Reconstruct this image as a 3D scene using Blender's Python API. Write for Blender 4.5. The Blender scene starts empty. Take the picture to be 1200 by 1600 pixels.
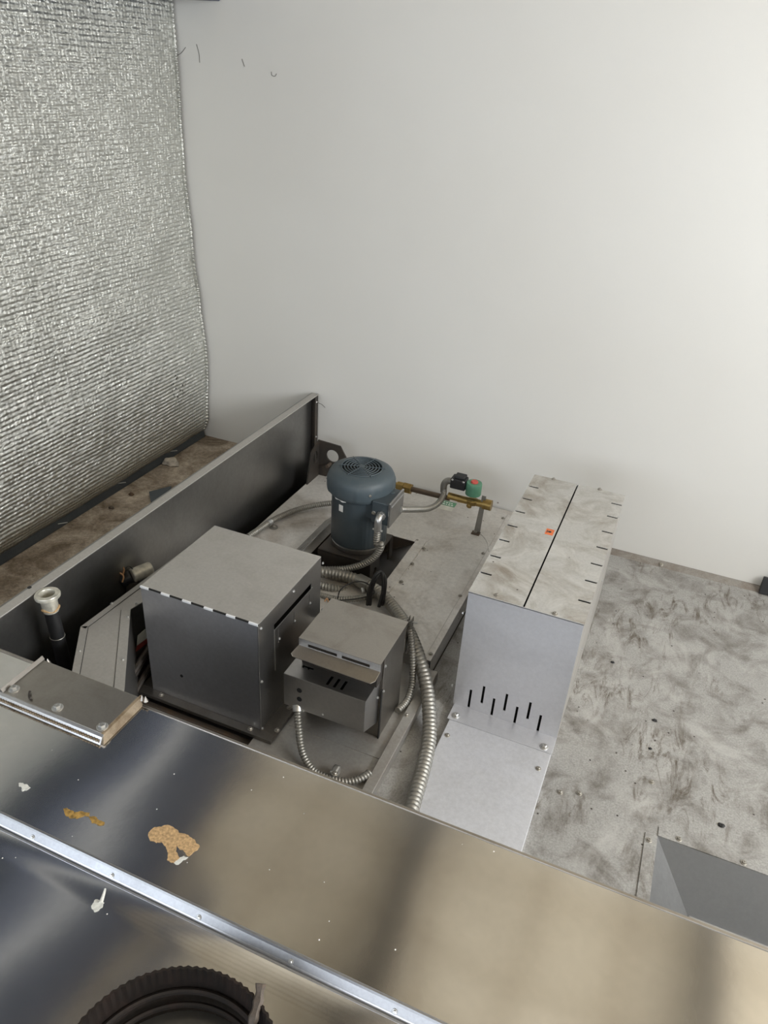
import bpy, bmesh, math, random
from mathutils import Vector, Matrix, noise
from math import pi, sin, cos
random.seed(7)
S = bpy.context.scene
COL = S.collection

# ------------------------------------------------------------------ camera
YAW, PIT, ROL, FPX = -0.3657246, 0.5271173, 0.0680181, 1197.0
CH = 1.2
_f = Vector((sin(YAW)*cos(PIT), cos(YAW)*cos(PIT), -sin(PIT)))
_r = Vector((cos(YAW), -sin(YAW), 0))
_u = _r.cross(_f)
RR = cos(ROL)*_r + sin(ROL)*_u
UU = -sin(ROL)*_r + cos(ROL)*_u
cd = bpy.data.cameras.new('camera'); cam = bpy.data.objects.new('camera', cd); COL.objects.link(cam)
m = Matrix(((RR.x, UU.x, -_f.x, 0), (RR.y, UU.y, -_f.y, 0), (RR.z, UU.z, -_f.z, CH), (0, 0, 0, 1)))
cam.matrix_world = m
cd.sensor_fit = 'VERTICAL'; cd.sensor_height = 36; cd.sensor_width = 27
cd.lens = 36*FPX/1600; cd.clip_start = 0.02; cd.clip_end = 60
S.camera = cam

# ------------------------------------------------------------------ view, world, light
S.view_settings.view_transform = 'Standard'; S.view_settings.look = 'None'
S.view_settings.gamma = 1; S.view_settings.use_curve_mapping = False
S.view_settings.exposure = -0.07
W = bpy.data.worlds.new('world'); S.world = W; W.use_nodes = True
W.node_tree.nodes['Background'].inputs[0].default_value = (0.62, 0.72, 0.9, 1)
W.node_tree.nodes['Background'].inputs[1].default_value = 0.5

def area(name, loc, target, sx, sy, power, col):
    l = bpy.data.lights.new(name, 'AREA'); l.shape = 'RECTANGLE'; l.size = sx; l.size_y = sy
    l.energy = power; l.color = col
    o = bpy.data.objects.new(name, l); COL.objects.link(o)
    o.location = loc
    d = Vector(target) - Vector(loc)
    o.rotation_euler = d.to_track_quat('-Z', 'Y').to_euler()
    return o
# daylight through the window behind the camera; side lights are added
area('window_daylight_front', (-0.1, -2.36, 1.1), (-0.1, 1, 1.1), 2.6, 1.1, 34, (0.86, 0.92, 1.0))
area('added_daylight_left', (-1.56, -1.4, 1.0), (0, -1.4, 1.0), 1.3, 1.1, 30, (0.80, 0.89, 1.0))  # added to brighten the hood seam and plate lip from the left
area('added_daylight_right', (1.76, 0.75, 1.3), (0, 0.75, 1.3), 1.5, 0.8, 70, (0.96, 0.985, 1.0))  # added so the back wall brightens towards the right

# ------------------------------------------------------------------ placing helper: a photo point on a known plane
def at(x, y, val=0.0, axis=2):
    d = _f + RR*((x-600)/FPX) - UU*((y-800)/FPX)
    c = Vector((0, 0, CH)); t = (val-c[axis])/d[axis]
    return c + d*t

# ------------------------------------------------------------------ materials
def newmat(name):
    m = bpy.data.materials.new(name); m.use_nodes = True
    nt = m.node_tree; b = nt.nodes['Principled BSDF']
    return m, nt, b
def N(nt, t, **kw):
    n = nt.nodes.new(t)
    for k, v in kw.items():
        if k.startswith('i_'):
            key = k[2:]
            n.inputs[int(key) if key.isdigit() else key].default_value = v
        else: setattr(n, k, v)
    return n
def ramp(nt, fac, p0, p1, c0=(0, 0, 0, 1), c1=(1, 1, 1, 1)):
    r = N(nt, 'ShaderNodeValToRGB'); e = r.color_ramp.elements
    e[0].position = p0; e[1].position = p1; e[0].color = c0; e[1].color = c1
    nt.links.new(fac, r.inputs[0]); return r
def mixc(nt, fac, a, b, mode='MIX'):
    x = N(nt, 'ShaderNodeMix', data_type='RGBA', blend_type=mode)
    for s, v in ((0, fac), (6, a), (7, b)):
        if hasattr(v, 'links'): nt.links.new(v, x.inputs[s])
        elif s == 0: x.inputs[s].default_value = v
        else: x.inputs[s].default_value = (*v[:3], 1)
    return x.outputs[2]
def metal(name, base, dirt=(0.12, 0.09, 0.06), amt=0.3, metallic=0.9, rough=0.35, scale=6.0, dots=0.0,
          specks=0.0, bump=0.02, wave=0.0, stretch=(1, 1, 1), fine=0.15, roughvar=0.12, scratch=0.0, patch=None):
    m, nt, b = newmat(name); L = nt.links.new
    tc = N(nt, 'ShaderNodeTexCoord')
    mp = N(nt, 'ShaderNodeMapping'); mp.inputs['Scale'].default_value = stretch; L(tc.outputs['Object'], mp.inputs[0])
    n1 = N(nt, 'ShaderNodeTexNoise', i_Scale=scale, i_Detail=7.0, i_Roughness=0.62, i_Distortion=0.6); L(mp.outputs[0], n1.inputs[0])
    n2 = N(nt, 'ShaderNodeTexNoise', i_Scale=scale*22, i_Detail=4.0, i_Roughness=0.7); L(mp.outputs[0], n2.inputs[0])
    r1 = ramp(nt, n1.outputs[0], 0.46, 0.72)
    mu = N(nt, 'ShaderNodeMath', operation='MULTIPLY', i_1=amt); L(r1.outputs[0], mu.inputs[0])
    c = mixc(nt, mu.outputs[0], base, dirt)
    r2 = ramp(nt, n2.outputs[0], 0.3, 0.7, (1-fine, 1-fine, 1-fine, 1), (1, 1, 1, 1))
    c = mixc(nt, 1.0, c, r2.outputs[0], 'MULTIPLY')
    met_in = None
    if patch:
        # light dusty smears with a shape of their own
        n3 = N(nt, 'ShaderNodeTexNoise', i_Scale=patch[0], i_Detail=9.0, i_Roughness=0.7, i_Distortion=1.6); L(mp.outputs[0], n3.inputs[0])
        r3 = ramp(nt, n3.outputs[0], patch[1], patch[1]+0.16)
        mm = N(nt, 'ShaderNodeMath', operation='MULTIPLY', i_1=patch[2]); L(r3.outputs[0], mm.inputs[0])
        c = mixc(nt, mm.outputs[0], c, patch[3])
    if scratch:
        ms = N(nt, 'ShaderNodeMapping'); ms.inputs['Scale'].default_value = (13, 3.6, 1); ms.inputs['Rotation'].default_value = (0, 0, 0.55)
        L(tc.outputs['Object'], ms.inputs[0])
        ns = N(nt, 'ShaderNodeTexNoise', i_Scale=2.4, i_Detail=12.0, i_Roughness=0.8, i_Distortion=1.2); L(ms.outputs[0], ns.inputs[0])
        rs = ramp(nt, ns.outputs[0], 0.5, 0.62)
        nm = N(nt, 'ShaderNodeTexNoise', i_Scale=4.5, i_Detail=3.0); L(tc.outputs['Object'], nm.inputs[0])
        rm = ramp(nt, nm.outputs[0], 0.44, 0.58)
        mm = N(nt, 'ShaderNodeMath', operation='MULTIPLY'); L(rs.outputs[0], mm.inputs[0]); L(rm.outputs[0], mm.inputs[1])
        m3 = N(nt, 'ShaderNodeMath', operation='MULTIPLY', i_1=scratch); L(mm.outputs[0], m3.inputs[0])
        c = mixc(nt, m3.outputs[0], c, dirt)
    if specks:
        v = N(nt, 'ShaderNodeTexVoronoi', i_Scale=42.0); L(tc.outputs['Object'], v.inputs[0])
        rv = ramp(nt, v.outputs['Distance'], 0.06, 0.11, (1, 1, 1, 1), (0, 0, 0, 1))
        sr = N(nt, 'ShaderNodeSeparateColor'); L(v.outputs['Color'], sr.inputs[0])
        gt = N(nt, 'ShaderNodeMath', operation='LESS_THAN', i_1=specks); L(sr.outputs[0], gt.inputs[0])
        mm = N(nt, 'ShaderNodeMath', operation='MULTIPLY'); L(rv.outputs[0], mm.inputs[0]); L(gt.outputs[0], mm.inputs[1])
        c = mixc(nt, mm.outputs[0], c, (0.03, 0.022, 0.018))
    if dots:
        v2 = N(nt, 'ShaderNodeTexVoronoi', i_Scale=70.0); L(tc.outputs['Object'], v2.inputs[0])
        r5 = ramp(nt, v2.outputs['Distance'], 0.05, 0.08, (1, 1, 1, 1), (0, 0, 0, 1))
        s5 = N(nt, 'ShaderNodeSeparateColor'); L(v2.outputs['Color'], s5.inputs[0])
        g5 = N(nt, 'ShaderNodeMath', operation='LESS_THAN', i_1=dots); L(s5.outputs[0], g5.inputs[0])
        m5 = N(nt, 'ShaderNodeMath', operation='MULTIPLY'); L(r5.outputs[0], m5.inputs[0]); L(g5.outputs[0], m5.inputs[1])
        c = mixc(nt, m5.outputs[0], c, (0.85, 0.85, 0.82))
        im = N(nt, 'ShaderNodeMath', operation='MULTIPLY_ADD', i_1=-metallic, i_2=metallic); L(m5.outputs[0], im.inputs[0]); met_in = im.outputs[0]
    L(c, b.inputs['Base Color'])
    b.inputs['Metallic'].default_value = metallic
    if met_in is not None: L(met_in, b.inputs['Metallic'])
    rr = N(nt, 'ShaderNodeMapRange'); rr.inputs['To Min'].default_value = max(0.04, rough-roughvar*0.5); rr.inputs['To Max'].default_value = rough+roughvar
    L(n1.outputs[0], rr.inputs[0]); L(rr.outputs[0], b.inputs['Roughness'])
    bp = N(nt, 'ShaderNodeBump', i_Strength=0.25, i_Distance=bump*0.01); L(n2.outputs[0], bp.inputs['Height'])
    last = bp
    if wave:
        nw = N(nt, 'ShaderNodeTexNoise', i_Scale=3.2, i_Detail=1.0); L(mp.outputs[0], nw.inputs[0])
        b2 = N(nt, 'ShaderNodeBump', i_Strength=1.0, i_Distance=wave); L(nw.outputs[0], b2.inputs['Height']); L(bp.outputs[0], b2.inputs['Normal']); last = b2
    L(last.outputs[0], b.inputs['Normal'])
    return m
def plain(name, col, rough=0.5, metallic=0.0, var=0.12, scale=40):
    m, nt, b = newmat(name); L = nt.links.new
    tc = N(nt, 'ShaderNodeTexCoord'); n = N(nt, 'ShaderNodeTexNoise', i_Scale=scale, i_Detail=4.0); L(tc.outputs['Object'], n.inputs[0])
    r = ramp(nt, n.outputs[0], 0.3, 0.7, tuple(c*(1-var) for c in col)+(1,), tuple(min(1, c*(1+var)) for c in col)+(1,))
    L(r.outputs[0], b.inputs['Base Color']); b.inputs['Roughness'].default_value = rough; b.inputs['Metallic'].default_value = metallic
    return m

M = {}
M['deck'] = metal('dusty_galvanised_steel', (0.76, 0.74, 0.71), (0.27, 0.21, 0.15), 0.7, 0.35, 0.5, 5.0, specks=0.22, bump=0.04, fine=0.22, patch=(7, 0.52, 0.35, (0.78, 0.76, 0.73)))
M['roof'] = metal('grimy_roof_sheet', (0.42, 0.412, 0.395), (0.09, 0.07, 0.05), 0.8, 0.2, 0.5, 12.0, specks=0.3, bump=0.05, fine=0.42, scratch=1.0, patch=(5, 0.5, 0.5, (0.52, 0.51, 0.49)))
M['lid'] = metal('dusty_cover_lid', (0.50, 0.49, 0.465), (0.24, 0.20, 0.15), 0.85, 0.3, 0.45, 9.0, specks=0.05, bump=0.04, fine=0.16, patch=(9, 0.5, 0.45, (0.63, 0.62, 0.59)))
M['bright'] = metal('bright_aluminised_steel', (0.72, 0.73, 0.77), (0.52, 0.52, 0.55), 0.4, 0.75, 0.42, 5.0, bump=0.02, fine=0.08, patch=(9, 0.62, 0.5, (0.8, 0.8, 0.8)))
M['plate'] = metal('dusty_bright_plate', (0.68, 0.69, 0.73), (0.52, 0.52, 0.53), 0.4, 0.55, 0.45, 6.0, specks=0.04, bump=0.03, fine=0.14, patch=(7, 0.55, 0.4, (0.7, 0.7, 0.7)))
M['box'] = metal('dull_stainless', (0.47, 0.465, 0.46), (0.27, 0.26, 0.25), 0.5, 1.0, 0.33, 6.0, bump=0.02, fine=0.10, roughvar=0.1)
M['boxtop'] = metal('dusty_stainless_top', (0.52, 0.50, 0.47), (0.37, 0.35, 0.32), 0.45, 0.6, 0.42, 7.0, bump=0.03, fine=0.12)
M['small'] = metal('smudged_stainless', (0.44, 0.41, 0.37), (0.27, 0.24, 0.20), 0.55, 1.0, 0.30, 11.0, bump=0.02, fine=0.08)
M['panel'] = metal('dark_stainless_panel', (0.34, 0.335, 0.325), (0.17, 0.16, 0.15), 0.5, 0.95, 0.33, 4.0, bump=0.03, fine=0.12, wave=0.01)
M['recess'] = metal('grey_funnel_steel', (0.30, 0.305, 0.31), (0.23, 0.23, 0.235), 0.4, 0.6, 0.4, 6.0, bump=0.02, fine=0.08)
M['trimm'] = metal('grimy_edge_trim', (0.30, 0.28, 0.255), (0.16, 0.11, 0.08), 0.7, 0.3, 0.5, 14.0, bump=0.05, fine=0.3)
M['boxfront'] = metal('window_lit_stainless_front', (0.62, 0.63, 0.67), (0.42, 0.42, 0.44), 0.4, 1.0, 0.42, 6.0, bump=0.02, fine=0.10)  # lighter, bluer base stands in for daylight on the front face
M['sidedark'] = metal('dark_brown_steel', (0.21, 0.195, 0.175), (0.12, 0.10, 0.085), 0.5, 0.9, 0.34, 8.0, bump=0.02, fine=0.12)  # plain dark brown tone for the box body, flange and ridge
M['seamstrip'] = metal('brushed_seam_strip', (0.40, 0.405, 0.42), (0.30, 0.30, 0.31), 0.3, 0.9, 0.36, 10.0, bump=0.02)
M['tab'] = plain('bare_bright_fold', (0.85, 0.86, 0.88), 0.3, 0.15, var=0.04)
M['well'] = metal('dull_grey_floor_sheet', (0.40, 0.385, 0.36), (0.20, 0.15, 0.11), 0.5, 0.6, 0.42, 7.0, specks=0.1, bump=0.03, fine=0.15)
M['hood'] = metal('polished_stainless', dots=0.10, base=(0.70, 0.69, 0.67), dirt=(0.5, 0.49, 0.48), amt=0.15, metallic=1.0, rough=0.13, scale=3.0, bump=0.012, fine=0.07, wave=0.006, roughvar=0.05)
M['strip'] = metal('bright_strip', (0.66, 0.66, 0.67), (0.5, 0.5, 0.5), 0.2, 0.9, 0.3, 10.0, bump=0.02)
M['weld'] = metal('tarnished_weld_edge', (0.30, 0.24, 0.17), (0.12, 0.08, 0.045), 0.9, 0.8, 0.4, 30.0, bump=0.1, fine=0.3)
M['rusty'] = metal('rusty_iron', (0.12, 0.095, 0.075), (0.20, 0.11, 0.055), 0.8, 0.4, 0.6, 18.0, bump=0.1, fine=0.35)
M['iron'] = metal('gunmetal_bracket', (0.075, 0.066, 0.058), (0.13, 0.10, 0.075), 0.5, 0.6, 0.45, 20.0, bump=0.06, fine=0.2)
M['pit'] = metal('near_black_steel', (0.07, 0.06, 0.052), (0.12, 0.08, 0.05), 0.7, 0.3, 0.65, 14.0, bump=0.1, fine=0.35)  # near-black brown tone for the pit and gaps
M['conduit'] = metal('galvanised_conduit', (0.34, 0.33, 0.30), (0.17, 0.14, 0.11), 0.5, 0.8, 0.45, 14.0, bump=0.02, fine=0.12)
M['fit'] = metal('zinc_fitting', (0.60, 0.60, 0.59), (0.3, 0.27, 0.22), 0.35, 0.9, 0.3, 30.0, bump=0.03)
M['brass'] = metal('tarnished_brass', (0.42, 0.29, 0.10), (0.16, 0.10, 0.04), 0.6, 0.85, 0.38, 50.0, bump=0.06, fine=0.25)
M['copper'] = metal('oxidised_pipe', (0.16, 0.12, 0.09), (0.09, 0.07, 0.055), 0.6, 0.7, 0.42, 40.0, bump=0.05)
M['screw'] = metal('screw_metal', (0.42, 0.40, 0.36), (0.2, 0.16, 0.12), 0.5, 0.85, 0.38, 90.0, bump=0.05)
M['motor'] = metal('blue_grey_motor_paint', (0.042, 0.056, 0.065), (0.07, 0.08, 0.085), 0.4, 0.0, 0.36, 18.0, bump=0.03, fine=0.12)
M['motorcap'] = metal('blue_grey_cast_paint', (0.058, 0.078, 0.09), (0.09, 0.105, 0.11), 0.5, 0.0, 0.48, 30.0, bump=0.06, fine=0.15)
M['black'] = plain('black_rubber', (0.012, 0.012, 0.013), 0.55)
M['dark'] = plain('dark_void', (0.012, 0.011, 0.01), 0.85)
M['green'] = plain('green_solenoid', (0.10, 0.27, 0.17), 0.45, var=0.2)
M['red'] = plain('red_cap', (0.62, 0.09, 0.07), 0.5)
M['orange'] = plain('orange_sticker', (0.72, 0.17, 0.05), 0.6, var=0.2)
M['white'] = plain('white_label', (0.78, 0.78, 0.76), 0.5, var=0.04)
M['dirtylabel'] = plain('yellowed_label', (0.60, 0.59, 0.52), 0.6, var=0.12)
M['decalgreen'] = plain('green_decal', (0.10, 0.27, 0.15), 0.55, var=0.2)
M['redlabel'] = plain('red_label', (0.25, 0.04, 0.03), 0.5)
M['wire'] = plain('copper_wire', (0.40, 0.22, 0.11), 0.4, 0.3)
M['glue'] = plain('dried_brown_adhesive', (0.44, 0.29, 0.145), 0.75, var=0.35, scale=320)
M['amber'] = plain('amber_resin', (0.34, 0.21, 0.06), 0.3, var=0.5, scale=200)
M['chalk'] = plain('pale_residue', (0.62, 0.62, 0.58), 0.7, var=0.2, scale=200)
M['smoke'] = plain('pale_plastic_cap', (0.52, 0.50, 0.43), 0.3, 0.3, var=0.25, scale=80)
M['bluegrey'] = metal('blue_grey_steel_skirt', (0.10, 0.115, 0.13), (0.07, 0.075, 0.08), 0.5, 0.5, 0.45, 8.0, bump=0.03)
M['navy'] = plain('navy_painted_steel', (0.065, 0.08, 0.125), 0.5)
M['collar'] = metal('burnt_brown_collar', (0.014, 0.010, 0.008), (0.045, 0.024, 0.017), 0.5, 0.3, 0.55, 30.0, bump=0.1, fine=0.3)
M['debris'] = plain('plaster_lump', (0.50, 0.45, 0.38), 0.85, var=0.25, scale=60)

def wallmat():
    m, nt, b = newmat('painted_wall'); L = nt.links.new
    tc = N(nt, 'ShaderNodeTexCoord')
    n = N(nt, 'ShaderNodeTexNoise', i_Scale=1.5, i_Detail=3.0); L(tc.outputs['Object'], n.inputs[0])
    r = ramp(nt, n.outputs[0], 0.3, 0.75, (0.62, 0.605, 0.57, 1), (0.66, 0.65, 0.62, 1))
    c = r.outputs[0]
    v = N(nt, 'ShaderNodeTexVoronoi', i_Scale=24.0); L(tc.outputs['Object'], v.inputs[0])
    rv = ramp(nt, v.outputs['Distance'], 0.05, 0.08, (1, 1, 1, 1), (0, 0, 0, 1))
    sc = N(nt, 'ShaderNodeSeparateColor'); L(v.outputs['Color'], sc.inputs[0])
    lt = N(nt, 'ShaderNodeMath', operation='LESS_THAN', i_1=0.22); L(sc.outputs[0], lt.inputs[0])
    sx = N(nt, 'ShaderNodeSeparateXYZ'); L(tc.outputs['Object'], sx.inputs[0])
    lz = N(nt, 'ShaderNodeMath', operation='LESS_THAN', i_1=0.09); L(sx.outputs[2], lz.inputs[0])
    a = N(nt, 'ShaderNodeMath', operation='MULTIPLY'); L(rv.outputs[0], a.inputs[0]); L(lt.outputs[0], a.inputs[1])
    a2 = N(nt, 'ShaderNodeMath', operation='MULTIPLY'); L(a.outputs[0], a2.inputs[0]); L(lz.outputs[0], a2.inputs[1])
    c = mixc(nt, a2.outputs[0], c, (0.25, 0.22, 0.2))
    L(c, b.inputs['Base Color']); b.inputs['Roughness'].default_value = 0.55
    n2 = N(nt, 'ShaderNodeTexNoise', i_Scale=160.0, i_Detail=2.0); L(tc.outputs['Object'], n2.inputs[0])
    bp = N(nt, 'ShaderNodeBump', i_Strength=0.12, i_Distance=0.001); L(n2.outputs[0], bp.inputs['Height']); L(bp.outputs[0], b.inputs['Normal'])
    return m
M['wall'] = wallmat()
def concrete():
    m, nt, b = newmat('stained_concrete'); L = nt.links.new
    tc = N(nt, 'ShaderNodeTexCoord')
    n = N(nt, 'ShaderNodeTexNoise', i_Scale=9.0, i_Detail=9.0, i_Roughness=0.68, i_Distortion=0.8); L(tc.outputs['Object'], n.inputs[0])
    r = ramp(nt, n.outputs[0], 0.36, 0.66, (0.20, 0.15, 0.105, 1), (0.60, 0.51, 0.41, 1))
    n2 = N(nt, 'ShaderNodeTexNoise', i_Scale=120.0, i_Detail=4.0, i_Roughness=0.8); L(tc.outputs['Object'], n2.inputs[0])
    r2 = ramp(nt, n2.outputs[0], 0.35, 0.65, (0.6, 0.6, 0.6, 1), (1.1, 1.1, 1.1, 1))
    L(mixc(nt, 1.0, r.outputs[0], r2.outputs[0], 'MULTIPLY'), b.inputs['Base Color']); b.inputs['Roughness'].default_value = 0.9
    bp = N(nt, 'ShaderNodeBump', i_Strength=0.5, i_Distance=0.003); L(n2.outputs[0], bp.inputs['Height']); L(bp.outputs[0], b.inputs['Normal'])
    return m
M['concrete'] = concrete()
def ceilmat():
    m, nt, b = newmat('tan_ceiling_tiles'); L = nt.links.new
    tc = N(nt, 'ShaderNodeTexCoord')
    br = N(nt, 'ShaderNodeTexBrick', offset=0.0, i_Scale=1.0); L(tc.outputs['Object'], br.inputs[0])
    br.inputs['Color1'].default_value = (0.80, 0.69, 0.52, 1); br.inputs['Color2'].default_value = (0.86, 0.75, 0.58, 1); br.inputs['Mortar'].default_value = (0.42, 0.33, 0.22, 1)
    br.inputs['Brick Width'].default_value = 0.30; br.inputs['Row Height'].default_value = 0.30; br.inputs['Mortar Size'].default_value = 0.02
    L(br.outputs[0], b.inputs['Base Color']); b.inputs['Roughness'].default_value = 0.8
    return m
M['ceiling'] = ceilmat()
def foilmat():
    m, nt, b = newmat('foil_bubble_wrap'); L = nt.links.new
    tc = N(nt, 'ShaderNodeTexCoord')
    nw = N(nt, 'ShaderNodeTexNoise', i_Scale=7.0, i_Detail=4.0, i_Roughness=0.6); L(tc.outputs['Object'], nw.inputs[0])
    sx = N(nt, 'ShaderNodeSeparateXYZ'); L(tc.outputs['Object'], sx.inputs[0])
    wob = N(nt, 'ShaderNodeMath', operation='MULTIPLY_ADD', i_1=0.010); L(nw.outputs[0], wob.inputs[0]); L(sx.outputs[2], wob.inputs[2])
    zz = N(nt, 'ShaderNodeMath', operation='MULTIPLY', i_1=2*pi/0.0115); L(wob.outputs[0], zz.inputs[0])
    s1 = N(nt, 'ShaderNodeMath', operation='SINE'); L(zz.outputs[0], s1.inputs[0])
    yy = N(nt, 'ShaderNodeMath', operation='MULTIPLY', i_1=2*pi/0.0115); L(sx.outputs[1], yy.inputs[0])
    s2 = N(nt, 'ShaderNodeMath', operation='SINE'); L(yy.outputs[0], s2.inputs[0])
    h = N(nt, 'ShaderNodeMath', operation='MULTIPLY_ADD', i_1=0.35); L(s2.outputs[0], h.inputs[0]); L(s1.outputs[0], h.inputs[2])
    n3 = N(nt, 'ShaderNodeTexNoise', i_Scale=55.0, i_Detail=5.0, i_Roughness=0.65, i_Distortion=1.0); L(tc.outputs['Object'], n3.inputs[0])
    b1 = N(nt, 'ShaderNodeBump', i_Strength=1.0, i_Distance=0.0008); L(h.outputs[0], b1.inputs['Height'])
    b2 = N(nt, 'ShaderNodeBump', i_Strength=1.0, i_Distance=0.006); L(n3.outputs[0], b2.inputs['Height']); L(b1.outputs[0], b2.inputs['Normal'])
    n4 = N(nt, 'ShaderNodeTexNoise', i_Scale=3.0, i_Detail=2.0); L(tc.outputs['Object'], n4.inputs[0])
    b3 = N(nt, 'ShaderNodeBump', i_Strength=1.0, i_Distance=0.03); L(n4.outputs[0], b3.inputs['Height']); L(b2.outputs[0], b3.inputs['Normal'])
    L(b3.outputs[0], b.inputs['Normal'])
    # dark pin-prick spots in one area
    v = N(nt, 'ShaderNodeTexVoronoi', i_Scale=75.0); L(tc.outputs['Object'], v.inputs[0])
    rv = ramp(nt, v.outputs['Distance'], 0.2, 0.3, (1, 1, 1, 1), (0, 0, 0, 1))
    cen = N(nt, 'ShaderNodeVectorMath', operation='SUBTRACT'); L(tc.outputs['Object'], cen.inputs[0]); cen.inputs[1].default_value = tuple(at(271, 600, -1.455, 0))
    ms = N(nt, 'ShaderNodeVectorMath', operation='MULTIPLY'); L(cen.outputs[0], ms.inputs[0]); ms.inputs[1].default_value = (1, 22, 11)
    ln = N(nt, 'ShaderNodeVectorMath', operation='LENGTH'); L(ms.outputs[0], ln.inputs[0])
    rl = ramp(nt, ln.outputs['Value'], 0.5, 1.0, (1, 1, 1, 1), (0, 0, 0, 1))
    sc = N(nt, 'ShaderNodeSeparateColor'); L(v.outputs['Color'], sc.inputs[0])
    lt = N(nt, 'ShaderNodeMath', operation='LESS_THAN', i_1=0.5); L(sc.outputs[0], lt.inputs[0])
    a = N(nt, 'ShaderNodeMath', operation='MULTIPLY'); L(rv.outputs[0], a.inputs[0]); L(rl.outputs[0], a.inputs[1])
    a2 = N(nt, 'ShaderNodeMath', operation='MULTIPLY'); L(a.outputs[0], a2.inputs[0]); L(lt.outputs[0], a2.inputs[1])
    L(mixc(nt, a2.outputs[0], (0.68, 0.685, 0.645), (0.08, 0.07, 0.06)), b.inputs['Base Color'])
    b.inputs['Metallic'].default_value = 0.95; b.inputs['Roughness'].default_value = 0.34
    return m
M['foil'] = foilmat()

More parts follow.
